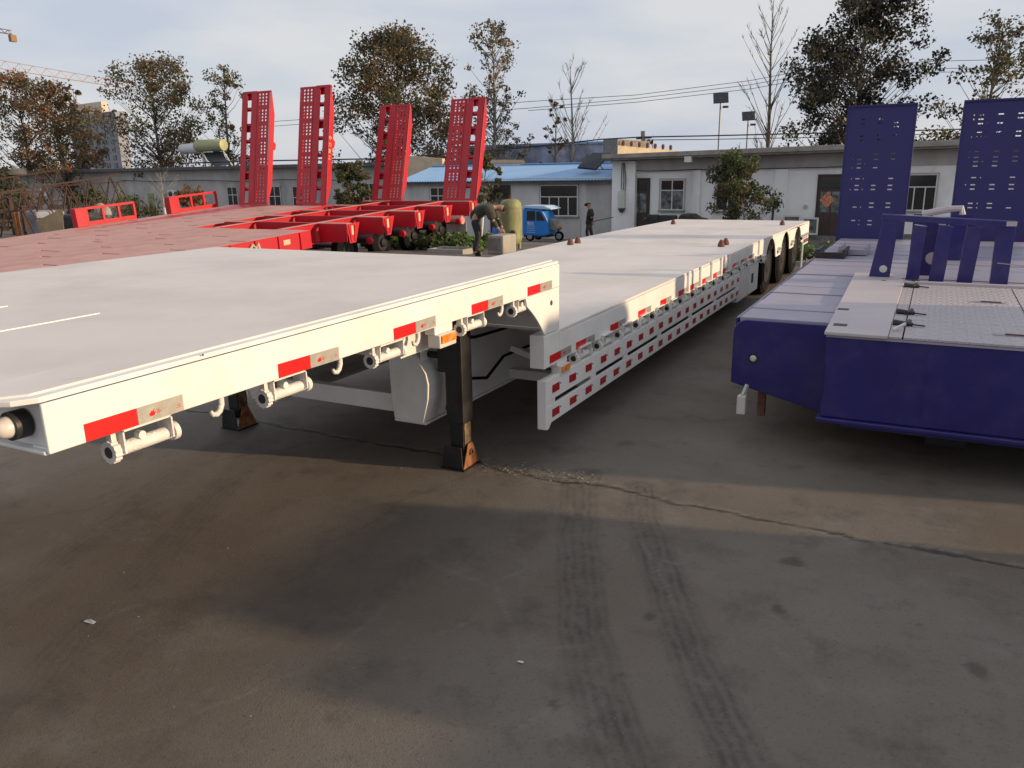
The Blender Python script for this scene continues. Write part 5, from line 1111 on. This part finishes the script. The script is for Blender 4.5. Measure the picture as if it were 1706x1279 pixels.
# ---------------------------------------------------------------- yard objects
p = ghit(852, 414); tk = thing('pressure_tank', 'tall weathered olive-green pressure tank standing on short legs', 'tank', tuple(p))
hpx = (p-CAMP).dot(fw)/FPX; TH, TR = 81*hpx, 18.2*hpx
MB().lathe([(.05,.10),(TR*.7,.13),(TR*.93,.22),(TR,.32),(TR,TH-.24),(TR*.94,TH-.12),(TR*.7,TH-.03),(.05,TH)], tuple(p), 'z', 28).build('shell', 'tank_green', tk, smooth='all')
for a in (30,150,270): MB().bar((p.x+TR*.75*math.cos(R(a)), p.y+TR*.75*math.sin(R(a)), p.z), (p.x+TR*.75*math.cos(R(a)), p.y+TR*.75*math.sin(R(a)), p.z+.25), .09, .06).build('leg', 'tank_green', tk)
for z in (.33, TH-.26): MB().ring((p.x, p.y, p.z+z), 'z', TR-.002, TR+.012, -.012, .012, 28).build('weld_band', 'tank_green', tk)
MB().tube((p.x+.25, p.y-TR*.9, p.z+.5), (p.x+.25, p.y-TR-.06, p.z+.5), .09, n=12).build('hand_hole', 'rust_brown', tk)
MB().tube((p.x, p.y, p.z+TH-.02), (p.x, p.y, p.z+TH+.10), .05, n=10).build('top_flange', 'rust_brown', tk); MB().path([(p.x-TR*.98,p.y-.1,p.z+.35),(p.x-TR-.05,p.y-.15,p.z+.35),(p.x-TR-.05,p.y-.15,p.z+.9),(p.x-TR*.98,p.y-.1,p.z+.95)], .018, 6).build('gauge_pipe', 'rust_brown', tk)
p = ghit(835, 424); cbk = thing('masonry_block', 'squat weathered masonry block beside the green tank', 'block', tuple(p))
hh = (p-CAMP).dot(fw)/FPX
MB().box(p.x-26*hh, p.x+4*hh, p.y, p.y+.7, p.z, p.z+31*hh).build('body', 'concrete', cbk, bevel=.03); MB().box(p.x-25*hh, p.x-1*hh, p.y-.012, p.y-.001, p.z+.1, p.z+26*hh).build('face_panel', 'concrete_dark', cbk)
p = ghit(830, 405)
o = MB().lathe([(.2,0),(.24,.1),(.22,.55),(.12,.75),(.05,.8)], (0,0,0), 'z', 12).build('blue_sack', 'blue_plastic', smooth=True); o.location = p; tag(o, 'blue plastic sack standing between the worker and the tank', 'sack')
# three-wheeler with blue cab
p = ghit(892, 402); s_ = (p-CAMP).dot(fw)/FPX
tk = thing('cargo_tricycle', 'bright blue three-wheeled vehicle with closed cab parked by the plastered wall', 'tricycle', tuple(p))
X_, Y_, Z_ = p.x, p.y, p.z; hs = 60*s_/1.72; L0, L1 = -21*s_*1.08, 33*s_*1.08
q = lambda a: X_+a
body = [(L0, .28), (L0, 1.02), (L0+.02, 1.50), (L0+.12, 1.56), (.28, 1.56), (.44, 1.40), (.62, 1.00), (.66, .32), (.4, .26)]
MB().prism([(q(a), Z_+z*hs) for a, z in body], 'y', Y_-.05, Y_+.95).build('cab', 'trike_blue', tk, bevel=.04)
MB().prism([(q(L0-.03), Z_+1.57*hs), (q(L0+.1), Z_+1.68*hs), (q(.5), Z_+1.66*hs), (q(.85), Z_+1.53*hs), (q(.84), Z_+1.49*hs)], 'y', Y_-.1, Y_+1.0).build('roof', 'trike_light', tk, bevel=.03)
MB().prism([(q(L0+.22), Z_+.98*hs), (q(L0+.24), Z_+1.42*hs), (q(.02), Z_+1.42*hs), (q(.02), Z_+.98*hs)], 'y', Y_-.062, Y_-.051).build('door_window', 'glass_dark', tk)
MB().prism([(q(.09), Z_+.98*hs), (q(.09), Z_+1.40*hs), (q(.26), Z_+1.40*hs), (q(.52), Z_+.98*hs)], 'y', Y_-.062, Y_-.051).build('quarter_window', 'glass_dark', tk)
dr_ = MB().box(q(L0+.16), q(.06), Y_-.058, Y_-.051, Z_+.36*hs, Z_+.93*hs).build('door', 'trike_blue', tk, bevel=.01)
for k in range(4): MB().box(q(L0+.2), q(.02), Y_-.064, Y_-.0585, Z_+(.42+.1*k)*hs, Z_+(.44+.1*k)*hs).build('door_rib', 'trike_light', dr_)
text_on('door_lettering', '电动', .17, 'text_white', (q(-.22), Y_-.066, Z_+.84*hs), (1,0,0), (0,0,1), dr_)
MB().prism([(q(.58), Z_+.55*hs), (q(.62), Z_+1.05*hs), (q(.86), Z_+.95*hs), (q(1.05), Z_+.62*hs), (q(.95), Z_+.48*hs)], 'y', Y_+.18, Y_+.72).build('fairing', 'trike_grey', tk, bevel=.04)
MB().bar((q(.40), Y_-.06, Z_+1.40*hs), (q(.66), Y_-.06, Z_+.95*hs), .03, .03).build('windscreen_pillar', 'frame_white', tk)
MB().lathe([(.02,-.05),(.07,-.04),(.08,0),(.07,.04),(.02,.05)], (q(1.0), Y_+.45, Z_+.72*hs), 'x', 12).build('headlamp', 'amber', tk, smooth=True)
MB().bar((q(.88), Y_+.45, Z_+.75*hs), (q(1.0), Y_+.45, Z_+.24*hs), .07, .08).build('fork', 'frame_dark', tk)
wp = [(.08,-.05),(.19,-.055),(.23,-.03),(.235,0),(.23,.03),(.19,.055),(.08,.05)]
for (a, yy) in ((1.0,.45),(L0+.35,.02),(L0+.35,.88)):
    t_ = MB().lathe([(r_*hs, w__) for r_, w__ in wp], (q(a), Y_+yy, Z_+.236*hs), 'y', 20).build('wheel', 'rubber', tk, smooth=True); MB().lathe([(.14*hs,-.057),(.12*hs,-.04),(.03*hs,-.06)], (q(a), Y_+yy, Z_+.236*hs), 'y', 16).build('rim', 'rim', t_, smooth=True)
MB().box(q(L0+.02), q(.6), Y_+.0, Y_+.9, Z_+.2*hs, Z_+.27*hs).build('chassis', 'frame_dark', tk)
# rusty roof trusses heaped on the left
def truss(a, b, h, label, n=7, mt='rust_dark', wdt=.35):
    a, b = Vector(a), Vector(b); r = thing('roof_truss', label, 'truss', tuple(a), (0,0,0), 'rusty trusses heaped on the left'); up = Vector((0,0,h)); sd_ = (b-a).cross(Vector((0,0,1))).normalized()*wdt
    for o_, nm in ((Vector((0,0,0)), 'lower_chord'), (sd_, 'lower_chord'), (up+sd_*.5, 'upper_chord')): MB().bar(a+o_, b+o_, .06, .06).build(nm, mt, r)
    for k in range(n):
        q0, q1, q2 = a.lerp(b, k/n), a.lerp(b, (k+.5)/n), a.lerp(b, (k+1)/n)
        for s__ in (Vector((0,0,0)), sd_): MB().bar(q0+s__, q1+up+sd_*.5, .035, .035).build('brace', mt, r); MB().bar(q1+up+sd_*.5, q2+s__, .035, .035).build('brace', mt, r)
truss(at(-60, 392, 30), at(205, 345, 34), 1.35, 'rusty truss nearest to the red trailer, reaching towards the yellowing shrub', 7)
truss(at(-60, 360, 34), at(120, 330, 36), 1.3, 'rusty truss lying behind the nearest one on the left', 5)
truss(at(-60, 405, 27), at(60, 392, 28), .9, 'short rusty truss at the very left edge', 4)
truss(at(-80, 372, 29), at(90, 362, 31), 1.0, 'low rusty truss lying lowest in the heap, under the short one', 5)
truss(at(30, 352, 36), at(215, 338, 38), 1.0, 'rusty truss farthest back in the heap, ending at the yellowing shrub', 6)
for (u, v, d) in ((42,372,28),(118,352,33),(20,356,30)):
    b = at(u, v, d); o = MB().box(-.07,.07,-.07,.07,-.9,.55).box(-.12,.12,-.12,.12,.551,.60).build('rusty_post', 'rust_dark', bevel=.01); o.location = b; tag(o, 'upright rusty post %s' % {42: 'in front of the bent cardboard sheet', 118: 'behind the heap near the pale bale', 20: 'nearest the left edge among the trusses'}[u], 'post', 'rusty posts among the trusses')
for (u, v, w_, h_, d, mt_, nm, lb_, ct_) in ((85,372,.55,.95,27,'cardboard','cardboard_sheet','bent brown cardboard sheet leaning among the trusses','cardboard'),(168,348,.26,.6,31,'concrete','white_sack','white sack standing behind the first red edge rail','sack'),(150,378,.45,.6,29,'dark_junk','plastic_bin','dark plastic bin behind the first red edge rail','bin'),(30,378,.5,1.0,27,'rust','rusty_sheet','rusty sheet standing at the left edge','sheet')):
    b = at(u, v, d); r = thing(nm, lb_, ct_, tuple(b)); 
    if ct_ == 'cardboard': MB().prism([(b.x-.75,b.z-.5),(b.x+.6,b.z-.5),(b.x+.72,b.z+.45),(b.x+.35,b.z+.40),(b.x-.7,b.z+.1)], 'y', b.y, b.y+.02).build('panel', mt_, r); MB().prism([(b.x+.605,b.z-.5),(b.x+.95,b.z-.5),(b.x+1.1,b.z+.5),(b.x+.725,b.z+.45)], 'y', b.y-.25, b.y-.23).build('folded_flap', mt_, r)
    elif ct_ in ('sack', 'bin'): MB().lathe([(w_*.6,-h_*.5),(w_*.95,-h_*.4),(w_,-.05),(w_*.8,h_*.2),(w_*.4,h_*.34),(w_*.1,h_*.38)] if ct_ == 'sack' else [(w_*.75,-h_*.5),(w_,h_*.5),(w_*1.06,h_*.5),(w_*1.06,h_*.58)], tuple(b), 'z', 14).build('body', mt_, r, smooth=True); MB().lathe([(w_*.3,-h_*.5),(w_*.7,-h_*.35),(w_*.6,.0),(w_*.2,h_*.2)] if ct_ == 'sack' else [(w_*1.06,0),(w_*1.1,.02),(w_*1.1,.05),(w_*1.06,.07)], (b.x+(w_*1.2 if ct_ == 'sack' else 0), b.y, b.z+(0 if ct_ == 'sack' else h_*.5)), 'z', 12).build('second_lobe' if ct_ == 'sack' else 'rim', mt_, r, smooth=True)
    else: MB().box(b.x-w_*.4,b.x+w_*.3,b.y,b.y+.02,b.z-h_*.5,b.z+h_*.5).build('panel', mt_, r); MB().bar((b.x,b.y-.02,b.z-h_*.5),(b.x,b.y-.02,b.z+h_*.5),.06,.04).build('rib', mt_, r)
for (u0, v0, u1, v1, d) in ((10,345,95,372,31),(100,380,145,360,30)):
    a, c = at(u0, v0, d), at(u1, v1, d); o = MB().box(-abs(c.x-a.x)/2, abs(c.x-a.x)/2, 0, 1.2, -.6, .5).build('tarpaulin_bale', 'tower_wall' if u0 < 50 else 'dark_junk', bevel=.12); o.location = ((a.x+c.x)/2, a.y, min(a.z, c.z)); tag(o, 'grey wrapped bale under the rusty trusses' if u0 < 50 else 'dark wrapped bale next to the plastic bin', 'bale')
# ---------------------------------------------------------------- people
def skin(name, verts, edges, radii, mt, parent, sub=2):
    me = bpy.data.meshes.new(name); me.from_pydata(verts, edges, []); me.materials.append(MATS[mt]); o = bpy.data.objects.new(name, me); COL.objects.link(o)
    s = o.modifiers.new('skin', 'SKIN'); s.use_smooth_shade = True
    for k, r_ in enumerate(radii): me.skin_vertices[0].data[k].radius = r_ if isinstance(r_, tuple) else (r_, r_); me.skin_vertices[0].data[k].use_root = (k == 0)
    sb = o.modifiers.new('sub', 'SUBSURF'); sb.levels = sub; sb.render_levels = sub
    o.parent = parent; return o
def person(loc, rz, label, J, coat, trouser, cap=None, hair=None):
    r = thing('person', label, 'person', tuple(loc), (0, 0, rz))
    n = ['pelvis','waist','chest','neck','head','crown','shL','elL','haL','shR','elR','haR','hipL','knL','anL','toL','hipR','knR','anR','toR']
    ix = {k: i for i, k in enumerate(n)}; V_ = [J[k] for k in n]
    E_ = [('pelvis','waist'),('waist','chest'),('chest','neck'),('neck','head'),('head','crown'),('chest','shL'),('shL','elL'),('elL','haL'),('chest','shR'),('shR','elR'),('elR','haR'),('pelvis','hipL'),('hipL','knL'),('knL','anL'),('anL','toL'),('pelvis','hipR'),('hipR','knR'),('knR','anR'),('anR','toR')]
    rad = dict(pelvis=.12,waist=.11,chest=.13,neck=.055,head=.09,crown=.075,shL=.06,elL=.045,haL=.035,shR=.06,elR=.045,haR=.035,hipL=.08,knL=.055,anL=.04,toL=.035,hipR=.08,knR=.055,anR=.04,toR=.035)
    b = skin('body', V_, [(ix[a], ix[c]) for a, c in E_], [rad[k] for k in n], 'skin', r)
    def sub_(keys, edges, grow, mt, nm): skin(nm, [J[k] for k in keys], [(keys.index(a), keys.index(c)) for a, c in edges], [rad[k]+grow for k in keys], mt, r)
    sub_(['pelvis','waist','chest','shL','elL','shR','elR'], [('pelvis','waist'),('waist','chest'),('chest','shL'),('shL','elL'),('chest','shR'),('shR','elR')],   .06, coat, 'coat')
    pv, ws = Vector(J['pelvis']), Vector(J['waist']); dv = (pv-ws).normalized()
    hm = (Vector(J['hipL'])+Vector(J['hipR']))/2
    skin('trouser_seat', [tuple(pv.lerp(ws, .55)), tuple(pv), tuple(hm+Vector((0,0,-.06))), J['hipL'], J['hipR']], [(0,1),(1,2),(1,3),(1,4)], [.15, .165, .13, .13, .13], trouser, r)
    if cap: skin('coat_skirt', [tuple(ws), tuple(pv), tuple(hm+Vector((0,0,-.16)))], [(0,1),(1,2)], [.17, .185, .20], coat, r)
    for s_ in 'LR':
        e, h = Vector(J['el'+s_]), Vector(J['ha'+s_]); w_ = e.lerp(h, .85); skin('sleeve', [tuple(e), tuple(w_)], [(0, 1)], [.068, .052], coat, r)
        skin('trouser_leg', [J['hip'+s_], J['kn'+s_], J['an'+s_]], [(0, 1), (1, 2)], [.105, .078, .066], trouser, r)
        a, t_ = Vector(J['an'+s_]), Vector(J['to'+s_]); skin('shoe', [tuple(a+Vector((0,0,-.03))), tuple(t_)], [(0, 1)], [.062, .05], 'rubber', r)
    hd_ = Vector(J['head']); cr_ = Vector(J['crown']); ax_ = (cr_-hd_).normalized(); f_ = Vector(J['face']).normalized()
    sd_ = ax_.cross(f_).normalized()
    nose = hd_+f_*.10; MB().tube(nose+ax_*.03, nose-ax_*.02, .012, .02, n=8).build('nose', 'skin', r, local=True, smooth=True)
    for s_ in (-1, 1): MB().tube(hd_+sd_*(s_*.035)+f_*.088+ax_*.03, hd_+sd_*(s_*.035)+f_*.096+ax_*.03, .012, n=8).build('eye', 'hair_black', r, local=True); MB().tube(hd_+sd_*(s_*.085)+ax_*.01, hd_+sd_*(s_*.10)+ax_*.01, .028, .02, n=8).build('ear', 'skin', r, local=True)
    MB().tube(hd_+f_*.085-ax_*.05-sd_*.025, hd_+f_*.085-ax_*.05+sd_*.025, .008, n=6).build('mouth', 'rust_brown', r, local=True)
    for s_ in 'LR':
        h = Vector(J['ha'+s_]); e = Vector(J['el'+s_]); dd = (h-e).normalized(); sx = dd.cross(Vector((0,0,1)) if abs(dd.z) < .9 else Vector((0,1,0))).normalized()
        for k, (off, ln) in enumerate(((-.027,.075),(-.009,.088),(.009,.082),(.027,.064))):
            q0 = h+sx*off+dd*.02; q1 = q0+dd*ln*.55; q2 = q1+dd*ln*.4+f_*.02; MB().path([q0, q1, q2], [.0095, .009, .007], 6).build('finger', 'skin', r, local=True)
        q0 = h+sx*.035; MB().path([q0, q0+sx*.02+dd*.03, q0+sx*.022+dd*.06+f_*.01], [.011, .010, .008], 6).build('thumb', 'skin', r, local=True)
    if cap:
        skin('cap', [tuple(hd_+ax_*.055), tuple(cr_+ax_*.03)], [(0, 1)], [.108, .08], cap, r); MB().path([hd_+f_*.07+ax_*.06, hd_+f_*.20+ax_*.05], [.08, .05], 8).build('cap_peak', cap, r, local=True)
    if hair: skin('hair', [tuple(hd_+ax_*.045-f_*.02), tuple(cr_+ax_*.02-f_*.012)], [(0, 1)], [.103, .085], hair, r)
    return r
w1 = dict(pelvis=(0,0,.92),waist=(.01,0,1.08),chest=(.02,0,1.33),neck=(.0,-.0,1.48),head=(-.03,0,1.60),crown=(-.02,0,1.69),shL=(.02,-.19,1.38),elL=(.12,-.23,1.12),haL=(.14,-.15,.90),shR=(.02,.19,1.38),elR=(.10,.23,1.12),haR=(.0,.22,.88),hipL=(-.01,-.09,.88),knL=(-.10,-.09,.50),anL=(-.06,-.09,.09),toL=(-.22,-.09,.04),hipR=(.01,.09,.88),knR=(.05,.09,.49),anR=(.16,.09,.10),toR=(.04,.09,.045),face=(-1,0,-.08))
pm = ghit(982, 405); person(pm, R(12), 'man in black coat and cap walking left by the plastered wall, hands behind', w1, 'coat_black', 'trouser_dark', cap='coat_black')
o = MB().tube((pm.x+.1, pm.y-.1, pm.z+.92), (pm.x+1.05, pm.y+.1, pm.z+1.12), .018, n=6).build('walking_stick', 'frame_dark'); tag(o, 'thin dark stick held behind the walking man', 'stick')
w2 = dict(pelvis=(-.05,0,.88),waist=(.08,0,1.00),chest=(.30,0,1.08),neck=(.45,0,1.08),head=(.56,0,1.05),crown=(.64,0,1.02),shL=(.31,-.18,1.06),elL=(.40,-.22,.80),haL=(.50,-.14,.60),shR=(.31,.18,1.06),elR=(.42,.22,.80),haR=(.54,.14,.60),hipL=(-.05,-.10,.84),knL=(.04,-.11,.46),anL=(-.06,-.11,.09),toL=(.10,-.11,.04),hipR=(-.05,.10,.84),knR=(.0,.11,.46),anR=(-.12,.11,.09),toR=(.04,.11,.04),face=(.35,0,-.94))
pw = ghit(797, 426); person(pw, R(18), 'worker in dark olive jacket bending forward beside the masonry block', w2, 'jacket_olive', 'trouser_dark', hair='hair_black')
# litter on the ground
p = atz(150, 1037, 0); o = MB().add([(-.03,-.010,.003),(.026,-.006,.004),(.028,.010,.006),(-.01,.012,.008),(-.030,.006,.003)], [(0,1,2,3,4)]).build('paper_scrap', 'shirt_white'); o.location = p; sm = o.modifiers.new('s', 'SOLIDIFY'); sm.thickness = .001; tag(o, 'small white paper scrap on the ground at lower left', 'paper')
p = atz(867, 1104, 0); o = MB().add([(-.014,-.004,.003),(.014,-.004,.005),(.012,.006,.007),(-.01,.007,.003)], [(0,1,2,3)]).build('paper_scrap', 'shirt_white'); o.location = p; tag(o, 'tiny white scrap on the ground near the tyre marks', 'paper')
